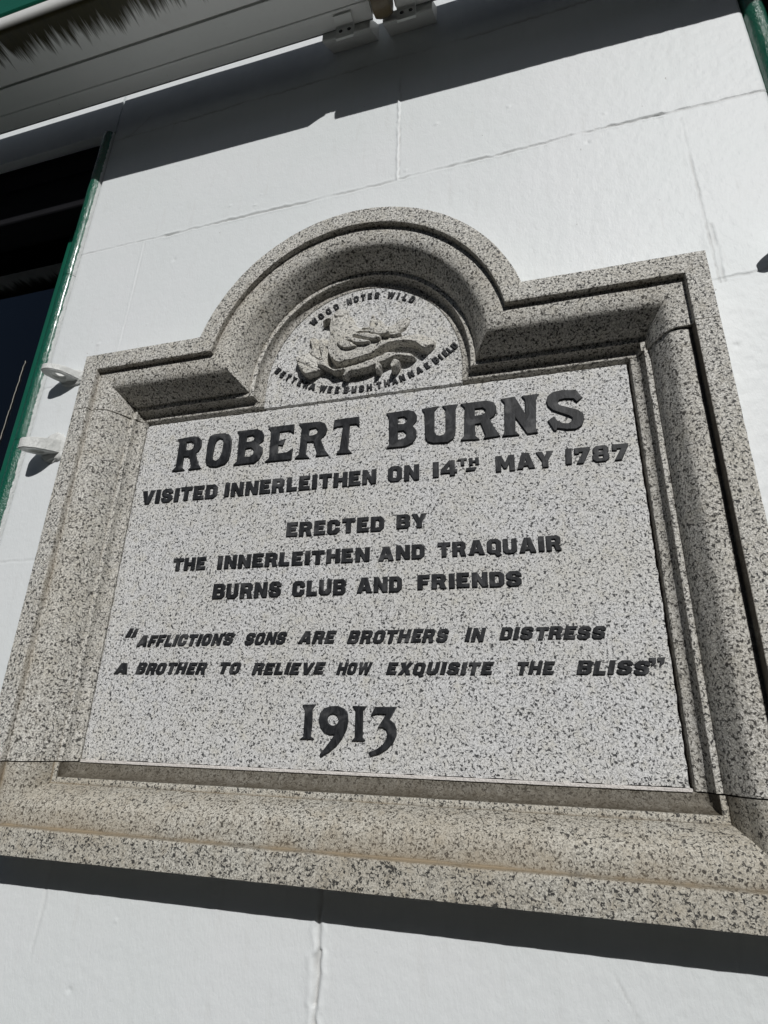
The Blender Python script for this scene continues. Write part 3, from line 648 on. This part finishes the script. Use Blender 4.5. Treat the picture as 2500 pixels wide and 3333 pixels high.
def words(rows, ext, bev, slant=0.0):
    for row in rows:
        txt, x0, x1, z0, z1 = row[:5]
        curve_mesh('inscription_word', word(txt, x0, x1, z0, z1, row[5] if len(row) > 5 else slant, row[6] if len(row) > 6 else 0.13), 0.0, ext, bev)
words([('VISITED', -.858, -.6675, .4645, .4968), ('INNERLEITHEN', -.648, -.307, .4650, .4965), ('ON', -.2835, -.2206, .4650, .4985), ('14', -.1925, -.1455, .4665, .4990, 0, .10),
       ('MAY', -.0715, .0345, .4670, .4995), ('1787', .0555, .1620, .4688, .5005, 0.06)], LX, LB)
curve_mesh('inscription_word', word('TH', -.1430, -.1035, .4858, .5010, gap=.22) + [[(-.1290,.4735),(-.1270,.4800),(-.1080,.4805),(-.1105,.4740)]], 0.0, LX, LB, 'small raised TH with a dash under it')
words([('ERECTED', -.4935, -.2893, .3645, .3943), ('BY', -.2640, -.2040, .3655, .3935)], LX, LB)
words([('THE', -.7475, -.669, .3060, .3328), ('INNERLEITHEN', -.641, -.3162, .3045, .3322), ('AND', -.2975, -.2090, .3040, .3315), ('TRAQUAIR', -.1840, .0345, .3055, .3328)], LX, LB)
words([('BURNS', -.6435, -.4940, .2422, .2725), ('CLUB', -.4690, -.3600, .2425, .2720), ('AND', -.3385, -.2515, .2437, .2725), ('FRIENDS', -.2215, -.0365, .2462, .2730)], LX, LB)
SL = 0.28
q1 = [[(-.8335,.1690),(-.8240,.1875),(-.8165,.1875),(-.8215,.1705)], [(-.8190,.1690),(-.8105,.1870),(-.8045,.1865),(-.8090,.1705)]]
curve_mesh('quotation_mark', q1, 0.0, LX*0.9, LB*0.9)
curve_mesh('inscription_word', word("AFFLICTION", -.8020, -.613, .1507, .1728, SL) + word("S", -.6075, -.588, .1512, .1740, SL) + [[(-.6075,.1690),(-.6050,.1760),(-.6010,.1760),(-.6050,.1690)]], 0.0, LX*0.9, LB*0.9)
words([('SONS', -.5605, -.4770, .1515, .1738), ('ARE', -.4485, -.3790, .1515, .1740), ('BROTHERS', -.3520, -.1700, .1515, .1742), ('IN', -.1385, -.1070, .1517, .1748), ('DISTRESS', -.0795, .0885, .1535, .1742)], LX*0.9, LB*0.9, SL)
q2 = [[(.1520,.1085),(.1545,.1165),(.1500,.1165),(.1510,.1225),(.1610,.1225),(.1600,.1150)], [(.1640,.1085),(.1665,.1165),(.1625,.1165),(.1635,.1228),(.1735,.1228),(.1722,.1150)]]
words([('A', -.8435, -.8130, .0975, .1185), ('BROTHER', -.7930, -.6385, .0970, .1185), ('TO', -.6100, -.5665, .0970, .1180), ('RELIEVE', -.5375, -.3960, .0970, .1175),
       ('HOW', -.3700, -.3070, .0972, .1175), ('EXQUISITE', -.2770, -.0955, .0970, .1172), ('THE', -.0560, .0030, .0972, .1175), ('BLISS', .0400, .1465, .0972, .1185)], LX*0.9, LB*0.9, SL)
curve_mesh('quotation_mark', q2, 0.0, LX*0.9, LB*0.9)
curve_mesh('date', YEAR, 0.0, LX*1.2, LB*1.2, 'large old style numerals reading 1913')

def arc_words(words, cx, cz, rad, H, top):
    out = []
    for txt, pa, pb in words:
        aa = math.atan2(pa[1]-cz, pa[0]-cx); ab = math.atan2(pb[1]-cz, pb[0]-cx)
        if not top:
            if aa > 0: aa -= 2*math.pi
            if ab > 0: ab -= 2*math.pi
        for i, c in enumerate(txt):
            a = aa + (ab-aa)*(i/(len(txt)-1) if len(txt) > 1 else 0)
            w, cts = GL[c]; px, pz = cx+rad*math.cos(a), cz+rad*math.sin(a)
            upv = (math.cos(a), math.sin(a)) if top else (-math.cos(a), -math.sin(a)); rtv = (upv[1], -upv[0])
            kx = H*(0.84 if len(txt) > 1 else 1.0)
            for ct in cts:
                out.append([(px+(u-w/2)*kx*rtv[0]+(v-.5)*H*upv[0], pz+(u-w/2)*kx*rtv[1]+(v-.5)*H*upv[1]) for u, v in ct])
    return out
for w_ in [('WOOD', (-.4753,.8973), (-.4188,.9236)), ('NOTES', (-.3885,.9370), (-.3216,.9425)), ('WILD', (-.2874,.9353), (-.2386,.9102))]:
    curve_mesh('motto_word', arc_words([w_], -.345, .7413, .2005, .0166, True), -0.001, 0.0046, 0.0007)
for w_ in [('BETTER', (-.5523,.7727), (-.4804,.7198)), ('A', (-.4656,.7108), (-.4656,.7108)), ('WEE', (-.4380,.7066), (-.4038,.7003)), ('BUSH', (-.3827,.6983), (-.3309,.6961)), ('THAN', (-.3092,.6987), (-.2578,.7054)),
     ('NAE', (-.238,.7104), (-.2031,.7259)), ('BIELD', (-.1849,.7376), (-.1465,.7695))]:
    curve_mesh('motto_word', arc_words([w_], -.3477, 1.0024, .3094, .0160, False), -0.001, 0.0046, 0.0007)

# ------------------------------------------------------------------ carved bird on its branch (low relief)
def poly_field(X, Z, poly):
    """inside mask, distance to the edges that face the light, distance to the others"""
    pts = np.array(poly); n = len(pts); ins = np.zeros(X.shape, bool); ds = np.full(X.shape, 9.0); dh = np.full(X.shape, 9.0)
    area = sum(pts[i][0]*pts[(i+1) % n][1]-pts[(i+1) % n][0]*pts[i][1] for i in range(n))
    for i in range(n):
        (x0, z0), (x1, z1) = pts[i], pts[(i+1) % n]
        c = ((z0 > Z) != (z1 > Z))
        ins ^= c & (X < (x1-x0)*(Z-z0)/((z1-z0) if abs(z1-z0) > 1e-9 else 1e-9)+x0)
        dx, dz = x1-x0, z1-z0; t = np.clip(((X-x0)*dx+(Z-z0)*dz)/(dx*dx+dz*dz+1e-12), 0, 1)
        q = np.hypot(X-x0-t*dx, Z-z0-t*dz)
        nx_, nz_ = (dz, -dx) if area > 0 else (-dz, dx)
        if (0.30*nx_+0.95*nz_) > 0.12*math.hypot(dx, dz): ds = np.minimum(ds, q)
        else: dh = np.minimum(dh, q)
    return ins, ds, dh
def smooth_poly(poly, n=4):
    p_ = np.array(poly); out = []; m_ = len(p_)
    for i in range(m_):
        a, b_, c, d = p_[i-1], p_[i], p_[(i+1) % m_], p_[(i+2) % m_]
        for k in range(n):
            t = k/n; out.append(tuple(0.5*((2*b_)+(c-a)*t+(2*a-5*b_+4*c-d)*t*t+(3*b_-a-3*c+d)*t**3)))
    return out
def relief(name, layers, label=None, cuts=()):
    st = 0.0011; x0, x1, z0, z1 = -.52, -.17, .70, .93
    xs = np.arange(x0, x1, st); zs = np.arange(z0, z1, st); X, Z = np.meshgrid(xs, zs)
    nz, nx = X.shape
    Xw = X + 0.0022*vnoise(nz, nx, 7, 7, rng); Zw = Z + 0.0022*vnoise(nz, nx, 7, 7, rng)
    H = np.full(X.shape, -1.0)
    for key, base, edge, dome, rr in layers:
        ins, ds, dh = poly_field(Xw, Zw, smooth_poly(RELIEF[key]))
        t = np.clip(ds/rr, 0, 1)
        h = base + (edge + dome*np.sqrt(np.clip(1-(1-t)**2, 0, 1)))*np.clip(dh/0.0030, 0.15, 1)**0.6
        H = np.where(ins, np.maximum(H, h), H)
    for (ax, az), (bx, bz), dep in cuts:          # chisel cuts
        dx, dz = bx-ax, bz-az; t = np.clip(((Xw-ax)*dx+(Zw-az)*dz)/(dx*dx+dz*dz), 0, 1)
        q = np.hypot(Xw-ax-t*dx, Zw-az-t*dz)/0.0022
        H = np.where(H > -0.5, np.maximum(H-dep*np.exp(-q*q), 0.0005), H)
    H = np.where(H > -0.5, np.maximum(H + 0.0009*vnoise(nz, nx, 4, 4, rng) + 0.0010*vnoise(nz, nx, 10, 8, rng), 0.0004), H)
    on = H > -0.5
    cell = on[:-1, :-1] | on[1:, :-1] | on[:-1, 1:] | on[1:, 1:]
    Hh = np.where(on, H, -0.004)
    used = np.zeros(X.shape, bool)
    for a, b_ in ((0, 0), (0, 1), (1, 0), (1, 1)): used[a:a+nz-1, b_:b_+nx-1] |= cell
    idm = -np.ones(X.shape, int); idm[used] = np.arange(used.sum())
    V = np.stack([S*X-PO[0], -S*(P-0.001+Hh)-PO[1], EYE+S*Z-PO[2]], axis=-1)[used]
    jj, ii = np.nonzero(cell)
    F = np.stack([idm[jj, ii], idm[jj, ii+1], idm[jj+1, ii+1], idm[jj+1, ii]], axis=-1)
    me = bpy.data.meshes.new(name); me.from_pydata(V.tolist(), [], F.tolist()); me.update()
    me.polygons.foreach_set('use_smooth', [True]*len(me.polygons)); me.materials.append(M['carved'])
    o = bpy.data.objects.new(name, me); link(o, plaque)
    if label: o['label'] = label
RELIEF['head'] = [(-.4035+.0165*math.cos(a*math.pi/8), .8930+.0165*math.sin(a*math.pi/8)) for a in range(16)]
relief('carved_bird', [('body', 0, .001, .026, .060), ('head', 0, .003, .022, .020), ('beak', 0, .008, .014, .010), ('wing', 0, .0005, .008, .035), ('bud', 0, .004, .004, .006),
    ('f1', .018, .011, .005, .006), ('f2', .020, .011, .005, .006), ('f3', .021, .011, .005, .006), ('f4', .021, .010, .005, .005), ('f5', .019, .008, .005, .005), ('f6', .016, .008, .004, .005)], 'carved stone bird looking left with layered wing feathers',
    [((-.318, .868), (-.300, .834), .002), ((-.300, .850), (-.287, .829), .002), ((-.268, .857), (-.280, .828), .003), ((-.249, .857), (-.270, .826), .003), ((-.255, .815), (-.205, .818), .003), ((-.270, .806), (-.190, .802), .002)])
relief('carved_branch', [('branch', 0, .006, .017, .012), ('stub1', .006, .012, .006, .006), ('stub2', .004, .014, .010, .009), ('leafa', .000, .003, .019, .022), ('leafb', 0, .002, .010, .016), ('leafc', .000, .003, .012, .020), ('leafd', .000, .003, .012, .020)], 'knobbly carved branch with leaves below the bird',
    [((-.500, .775), (-.450, .745), .003), ((-.472, .838), (-.452, .790), .002), ((-.440, .832), (-.432, .775), .002), ((-.43, .735), (-.40, .728), .003), ((-.38, .740), (-.34, .745), .003)])

# ------------------------------------------------------------------ windows either side of the pier
def window(side, label):
    edge = WL if side < 0 else WR; far = edge + side*1.75
    x0, x1 = min(edge, far), max(edge, far)
    w = thing('shop_window', label, 'window', wpt((x0+x1)/2, -0.62, -0.2), 'tall shop windows in the white wall')
    # rounded green reveal moulding standing on the arris, made in lengths
    mb = MB(); r = 0.023
    cuts = [-0.62, 0.145, 0.705, 1.268, HEAD-0.001]
    for a, b_ in zip(cuts[:-1], cuts[1:]):
        n = 60; pts = []; rr = []
        for i in range(n+1):
            z = a+0.0012+(b_-a-0.0024)*i/n
            q = wpt(edge+side*(r+0.001)+0.0009*mnoise.noise(Vector((z*25, 3.3, side))), z, -0.012+0.0009*mnoise.noise(Vector((z*25, 8.8, side))))
            pts.append(q); rr.append(SW*r*(0.985 if i in (0, n) else 1+0.02*mnoise.noise(Vector((z*40, 1, 1)))))
        mb.tube(pts, rr, 28)
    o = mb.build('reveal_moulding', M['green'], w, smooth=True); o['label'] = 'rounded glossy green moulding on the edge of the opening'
    ov = []  # painted highlight and paint overlap, wall side of the left bead only
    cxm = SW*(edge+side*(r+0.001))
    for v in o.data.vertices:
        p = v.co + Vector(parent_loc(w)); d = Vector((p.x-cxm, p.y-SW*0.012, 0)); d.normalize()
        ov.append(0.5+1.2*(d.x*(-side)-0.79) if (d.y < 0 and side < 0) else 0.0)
    at = o.data.attributes.new('overlap_glint', 'FLOAT', 'POINT'); at.data.foreach_set('value', ov)
    e1 = edge + side*2*r; mb = MB()
    mb.ubox(min(e1-side*0.02, e1+side*0.012), max(e1-side*0.02, e1+side*0.012), -0.16, -0.026, -0.62, HEAD-0.001)
    mb.build('reveal_board', M['green_flat'], w, bevel=0.002)
    gx0, gx1 = (x0, e1) if side < 0 else (e1, x1); fw = 0.152
    mb = MB(); o0, o1 = -0.16, -0.104
    st_in = e1+side*0.013
    sx = sorted((st_in, e1+side*fw)); fx = sorted((far, far-side*0.10))
    mb.ubox(sx[0], sx[1], o0, o1, -0.615, HEAD-0.287)
    mb.ubox(fx[0], fx[1], o0, o1, -0.615, HEAD-0.287)
    lo, hi = (fx[1], sx[0]) if side < 0 else (sx[1], fx[0])
    mb.ubox(lo+.0005, hi-.0005, o0, o1, -0.615, -0.52)
    mb.build('window_frame', M['green_flat'], w, bevel=0.004)
    mb = MB(); mb.prism_x([(-0.17, HEAD-0.002), (-0.17, HEAD-0.285), (-0.030, HEAD-0.285), (-0.026, HEAD-0.28), (-0.026, HEAD-0.20), (-0.034, HEAD-0.195), (-0.034, HEAD-0.12), (-0.028, HEAD-0.115), (-0.028, HEAD-0.002)], min(e1+side*.014, far-side*.002), max(e1+side*.014, far-side*.002))
    mb.build('dark_head_box', M['dark'], w, bevel=0.002)  # added dark box, blackens the soffit that bounced light would brighten
    mb = MB(); mb.ubox(lo-.004, hi+.004, -0.130, -0.124, -0.53, HEAD-0.12); mb.build('glass', M['glass'], w)
    mb = MB(); mb.ubox(x0-.1, x1+.1, -1.6, -1.55, -0.9, HEAD+.2); mb.ubox(x0-.1, x0-.05, -1.55, -.43, -0.9, HEAD+.2); mb.ubox(x1+.05, x1+.1, -1.55, -.43, -0.9, HEAD+.2)
    mb.ubox(x0-.1, x1+.1, -1.55, -.43, HEAD+.01, HEAD+.05); mb.ubox(x0-.1, x1+.1, -1.55, -.43, -0.9, -0.85)
    mb.build('interior', M['dark'], w)
    # glass side of the wall thickness
    mb = MB(); mb.ubox(x0+.001, x1-.001, -0.42, 0.05, -0.66, -0.619); mb.build('sill', M['white'], w, bevel=0.004)
    return w
window(-1, 'tall dark shop window left of the plaque with a rounded green surround')
window(1, 'tall shop window right of the plaque showing only its green rounded edge')

# frayed cord hanging across the left pane
pts = []
for i in range(60):
    t = i/59; z = 1.085-0.50*t
    x = -1.552-0.012*t + 0.004*mnoise.noise(Vector((t*30, 1, 4)))+0.002*mnoise.noise(Vector((t*90, 5, 4)))
    pts.append(wpt(x, z, -0.1215))
mb = MB(); mb.tube(pts, SW*0.0011, 6); tag(mb.build('cord', M['cord']), 'thin pale frayed cord running down the left window pane', 'cord')

# ------------------------------------------------------------------ awning cassettes above
def awning(x0, x1, fx0, fx1, taper, label):
    a = thing('awning_cassette', label, 'awning', wpt((x0+x1)/2, 1.914, 0.083), 'awning cassettes above the windows')
    Z = 1.914
    mb = MB()
    mb.prism_x([(.083, Z), (.126, Z), (.127, Z-.004), (.131, Z-.004), (.132, Z), (.1995, Z), (.1995, Z+.047), (.312, Z+.047), (.312, 2.285), (.083, 2.108)], x0, x1, 1)
    mb.build('housing', M['white'], a, bevel=0.0015)
    mb = MB(); mb.ubox(x0+.002, x1-.002, .0785, .0825, Z+.003, 2.106); mb.build('absorber_plate', M['absorber'], a)  # added dark plate, cuts the light bounced between housing and wall
    z = Z-.001; prof = [(.2065, z), (.213, z-0.002), (.322, z-0.002)]
    for i in range(1, 9):
        t = i/8*math.pi/2; prof.append((.322+.024*math.sin(t), z-0.002+.034*(1-math.cos(t))))
    prof += [(.346, Z+.040), (.328, Z+.0445), (.2065, Z+.0445)]
    secs = [fx0, fx1] if not taper else [fx0, fx1-.055, fx1]
    n = len(prof); v = []; f = []
    for k, x in enumerate(secs):
        v += [wpt(x, max(zz, Z+.036+.004*j/n) if (taper and k == 2) else zz, o) for j, (o, zz) in enumerate(prof)]
    for k in range(len(secs)-1):
        for i in range(n): j = (i+1) % n; f.append((k*n+i, k*n+j, (k+1)*n+j, (k+1)*n+i))
    f.append(tuple(range(n))[::-1]); f.append(tuple((len(secs)-1)*n+i for i in range(n)))
    # the bar's own origin lies on the slot line, so the algae follows the street edge
    fb = mesh_obj('front_bar', v, f, M['algae'], a, origin=parent_loc(a)); fix_normals(fb)
    off = -SW*(.2065-.083)
    for q in fb.data.vertices: q.co.y -= off
    fb.location = (0, off, 0)
    fb.data.polygons.foreach_set('use_smooth', [True]*len(fb.data.polygons)); fb.data.set_sharp_from_angle(angle=math.radians(35))
    mb = MB(); mb.prism_x([(.3135, Z+.0455), (.346, Z+.0455), (.351, Z+.052), (.351, 2.20), (.345, 2.302), (.3135, 2.288)], fx0 if taper else x0-.085, x1-.010 if taper else fx1, 1)
    mb.build('fascia', M['green_flat'], a, bevel=0.002)
    mb = MB(); e = x1 if taper else x0; d = 1 if taper else -1
    mb.prism_x([(.090, Z+.005), (.198, Z+.005), (.199, Z+.052), (.306, Z+.052), (.306, 2.272), (.090, 2.104)], min(e+d*.0005, e+d*.010), max(e+d*.0005, e+d*.010), 1)
    mb.build('end_cap', M['white'], a, bevel=0.003)
    return a
awning(-4.2, -0.354, -4.2, -0.382, True, 'long white awning cassette with algae along its green edge above the left window')
awning(-0.277, 3.4, -0.350, 3.4, False, 'second white awning cassette starting right of the gap and brown gear')
# gear / roller end seen in the gap
gt = thing('awning_gear', 'brown rounded roller end in the gap between the two awning cassettes', 'gear', wpt(-0.317, 1.90, 0.13))
mb = MB()
pts = [wpt(x, 1.905, .135) for x in (-0.343, -0.340, -0.326, -0.306, -0.292, -0.289)]
mb.tube(pts, [SW*.036, SW*.046, SW*.050, SW*.050, SW*.044, SW*.034], 28); mb.build('roller_end', M['bronze'], gt, smooth=True)
mb = MB(); mb.tube([wpt(-0.352, 1.935, .135), wpt(-0.279, 1.935, .135)], SW*.014, 14); mb.build('spindle', M['steel'], gt, smooth=True)

# wall brackets that carry the cassettes
def bracket(x0, x1, px0, px1, label):
    t = thing('awning_bracket', label, 'bracket', wpt((x0+x1)/2, 1.85, 0.0), 'white brackets clamping the awnings to the wall')
    mb = MB(); mb.prism_x([(-0.002, 1.964), (.078, 1.8827), (.081, 1.886), (.081, 1.925), (-0.002, 2.04)], x0, x1, 6)
    o = mb.build('mounting_block', M['lug'], t, bevel=0.0012)
    mb = MB(); mb.prism_x([(.0825, 1.859), (.0895, 1.859), (.0915, 1.897), (.096, 1.9035), (.120, 1.905), (.120, 1.911), (.0845, 1.911), (.0825, 1.903)], px0, px1, 1)
    mb.build('clamp_plate', M['white'], t, bevel=0.001)
    for f in (0.27, 0.75):
        x = px0+(px1-px0)*f; mb = MB()
        mb.tube([wpt(x, 1.885, .0890), wpt(x, 1.885, .0920), wpt(x, 1.885, .0930)], [SW*.0060, SW*.0060, SW*.0045], 6); mb.build('bolt', M['steel'], t)
    return t
bracket(-0.510, -0.364, -0.463, -0.410, 'white bracket block and bolted plate under the end of the left awning')
bracket(-0.326, -0.183, -0.282, -0.228, 'white bracket block and bolted plate right of the awning gap')

# ------------------------------------------------------------------ white iron lugs on the wall
def lug(x, z, w, ln, th, droop, label, skew=0.0):
    """flat eye plate standing out of the wall, rounded nose, one hole"""
    t = thing('wall_lug', label, 'lug', wpt(x, z, 0.0), 'painted eye lugs beside the plaque')
    out = []; n = 20; r = w/2
    out.append((-r, -0.004)); out.append((-r*1.02, ln-r*1.15))
    for i in range(n+1):
        a = math.pi - math.pi*i/n; out.append((r*math.cos(a), ln-r*1.1+r*1.1*math.sin(a)))
    out.append((r*1.02, ln-r*1.15)); out.append((r, -0.004))
    hole = [(0.26*w*math.cos(2*math.pi*i/18)*1.0, ln-r*1.08+0.20*w*math.sin(2*math.pi*i/18)) for i in range(18)]
    bm = bmesh.new()
    def ring(pts, top): return [bm.verts.new(Vector(wpt(x+u+skew*v, z+(th/2 if top else -th/2)*(1-0.25*v/ln)-droop*v, v))-Vector(wpt(x, z, 0))) for u, v in pts]
    # bridge the outline and the hole with a fan of quads: resample the outline by angle round the hole centre
    cx_, cv = 0.0, ln-r*1.08; K = 48
    def cast(a):
        d = (math.cos(a), math.sin(a)); best = 9
        for i in range(len(out)):
            p, q = out[i], out[(i+1) % len(out)]; ex, ey = q[0]-p[0], q[1]-p[1]; den = d[0]*ey-d[1]*ex
            if abs(den) < 1e-12: continue
            tt = ((p[0]-cx_)*ey-(p[1]-cv)*ex)/den; uu = ((p[0]-cx_)*d[1]-(p[1]-cv)*d[0])/den
            if tt > 0 and -1e-6 <= uu <= 1+1e-6: best = min(best, tt)
        return (cx_+d[0]*best, cv+d[1]*best)
    angs = sorted([2*math.pi*i/K for i in range(K)] + [math.atan2(p[1]-cv, p[0]-cx_) % (2*math.pi) for p in (out[0], out[-1])])
    outer = [cast(a) for a in angs]; inner = [(cx_+0.23*w*math.cos(a), cv+0.20*w*math.sin(a)) for a in angs]; K = len(angs)
    ot, ob, it, ib = ring(outer, 1), ring(outer, 0), ring(inner, 1), ring(inner, 0)
    for i in range(K):
        j = (i+1) % K
        bm.faces.new((ot[i], ot[j], it[j], it[i])); bm.faces.new((ob[j], ob[i], ib[i], ib[j])); bm.faces.new((ot[j], ot[i], ob[i], ob[j])); bm.faces.new((it[i], it[j], ib[j], ib[i]))
    bmesh.ops.recalc_face_normals(bm, faces=bm.faces)
    ed = [e for e in bm.edges if len(e.link_faces) == 2 and e.calc_face_angle(0) > 0.8]
    bmesh.ops.bevel(bm, geom=ed, offset=SW*0.0022, segments=2, affect='EDGES')
    bmesh.ops.triangulate(bm, faces=[f for f in bm.faces if len(f.verts) > 4])
    bmesh.ops.subdivide_edges(bm, edges=bm.edges, cuts=1, use_grid_fill=True)
    for v in bm.verts:
        q = v.co*55+Vector((x*40, 0, z*40)); v.co += Vector((mnoise.noise(q), mnoise.noise(q+Vector((9, 2, 1))), mnoise.noise(q+Vector((1, 22, 1)))))*0.0011
    for f in bm.faces: f.smooth = True
    me = bpy.data.meshes.new('eye_plate'); bm.to_mesh(me); bm.free(); me.materials.append(M['lug'])
    link(bpy.data.objects.new('eye_plate', me), t); me.set_sharp_from_angle(angle=math.radians(50))
    # lump of painted mortar round its root
    bm = bmesh.new(); bmesh.ops.create_icosphere(bm, subdivisions=4, radius=1.0)
    for v in bm.verts:
        d = v.co.copy(); k = 1+0.28*mnoise.noise(d*2.2+Vector((x*9, z*9, 1)))+0.10*mnoise.noise(d*6)
        v.co = Vector((d.x*SW*(w*0.66)*k, d.y*SW*0.010*k-0.001, (d.z*SW*(th*1.05)*k)))
    for f in bm.faces: f.smooth = True
    me = bpy.data.meshes.new('mortar_collar'); bm.to_mesh(me); bm.free(); me.materials.append(M['lug']); link(bpy.data.objects.new('mortar_collar', me), t)
    return t
lug(-1.194, 0.880, 0.062, 0.066, 0.025, -0.06, 'upper white eye lug left of the plaque, by the top left corner of its frame', -0.58)
lug(-1.198, 0.668, 0.060, 0.066, 0.040, 0.18, 'lower thicker white eye lug left of the plaque, by the green edge', -0.55)
lug(0.534, 0.926, 0.060, 0.070, 0.022, -0.02, 'white eye lug right of the plaque casting a dark rounded shadow', -0.60)

# ------------------------------------------------------------------ unseen houses added across the street to block sky light and shade the pavement
def stone_mat():
    mt, nt, b = new_mat('dark whinstone'); v = coords(nt)
    br = N(nt, 'ShaderNodeTexBrick', Scale=1.0); br.offset = 0.5
    br.inputs['Color1'].default_value = (0.055, 0.05, 0.046, 1); br.inputs['Color2'].default_value = (0.085, 0.078, 0.07, 1); br.inputs['Mortar'].default_value = (0.11, 0.105, 0.095, 1)
    br.inputs['Brick Width'].default_value = 0.5; br.inputs['Row Height'].default_value = 0.25; br.inputs['Mortar Size'].default_value = 0.012
    mp = nt.nodes.new('ShaderNodeMapping'); mp.inputs['Rotation'].default_value = (math.radians(90), 0, 0)
    nt.links.new(v, mp.inputs[0]); nt.links.new(mp.outputs[0], br.inputs['Vector'])
    nt.links.new(br.outputs[0], b.inputs['Base Color']); b.inputs['Roughness'].default_value = 0.9; return mt
M['stone'] = stone_mat(); M['slate'] = paint('blue grey slate', (0.05, 0.055, 0.065), 0.6, 0.3, 0.2)
def house(x0, x1, hgt, label):
    t = thing('sky_block_house', label, 'house', ((x0+x1)/2, -11.5, 0))
    mb = MB(); mb.box(x0, x1, -19, -11.5, 0.0, hgt); mb.build('wall', M['stone'], t)
    mb = MB(); ym = -15.25
    v = [(x0, -11.2, hgt-.05), (x0, ym, hgt+1.6), (x0, -19.3, hgt-.05), (x1, -11.2, hgt-.05), (x1, ym, hgt+1.6), (x1, -19.3, hgt-.05)]
    mb.add(v, [(0, 1, 2), (5, 4, 3), (0, 3, 4, 1), (1, 4, 5, 2), (2, 5, 3, 0)]); mb.build('roof', M['slate'], t)
    n = int((x1-x0)/3)
    for k in range(n):
        for z in (0.9, 3.6):
            if z+1.6 < hgt:
                xx = x0+(x1-x0)*(k+.5)/n; mb = MB(); mb.box(xx-.5, xx+.5, -11.5, -11.46, z, z+1.6); w = mb.build('window', M['dark'], t)
house(-40, -7.0, 5.6, 'low dark stone terrace added unseen across the street to block sky, left of the facing house')
house(-6.9, 9.0, 8.4, 'tall dark stone house added unseen across the street to block sky, facing the plaque')
house(9.1, 40, 8.4, 'long dark stone terrace added unseen across the street to block sky, right of the facing house')
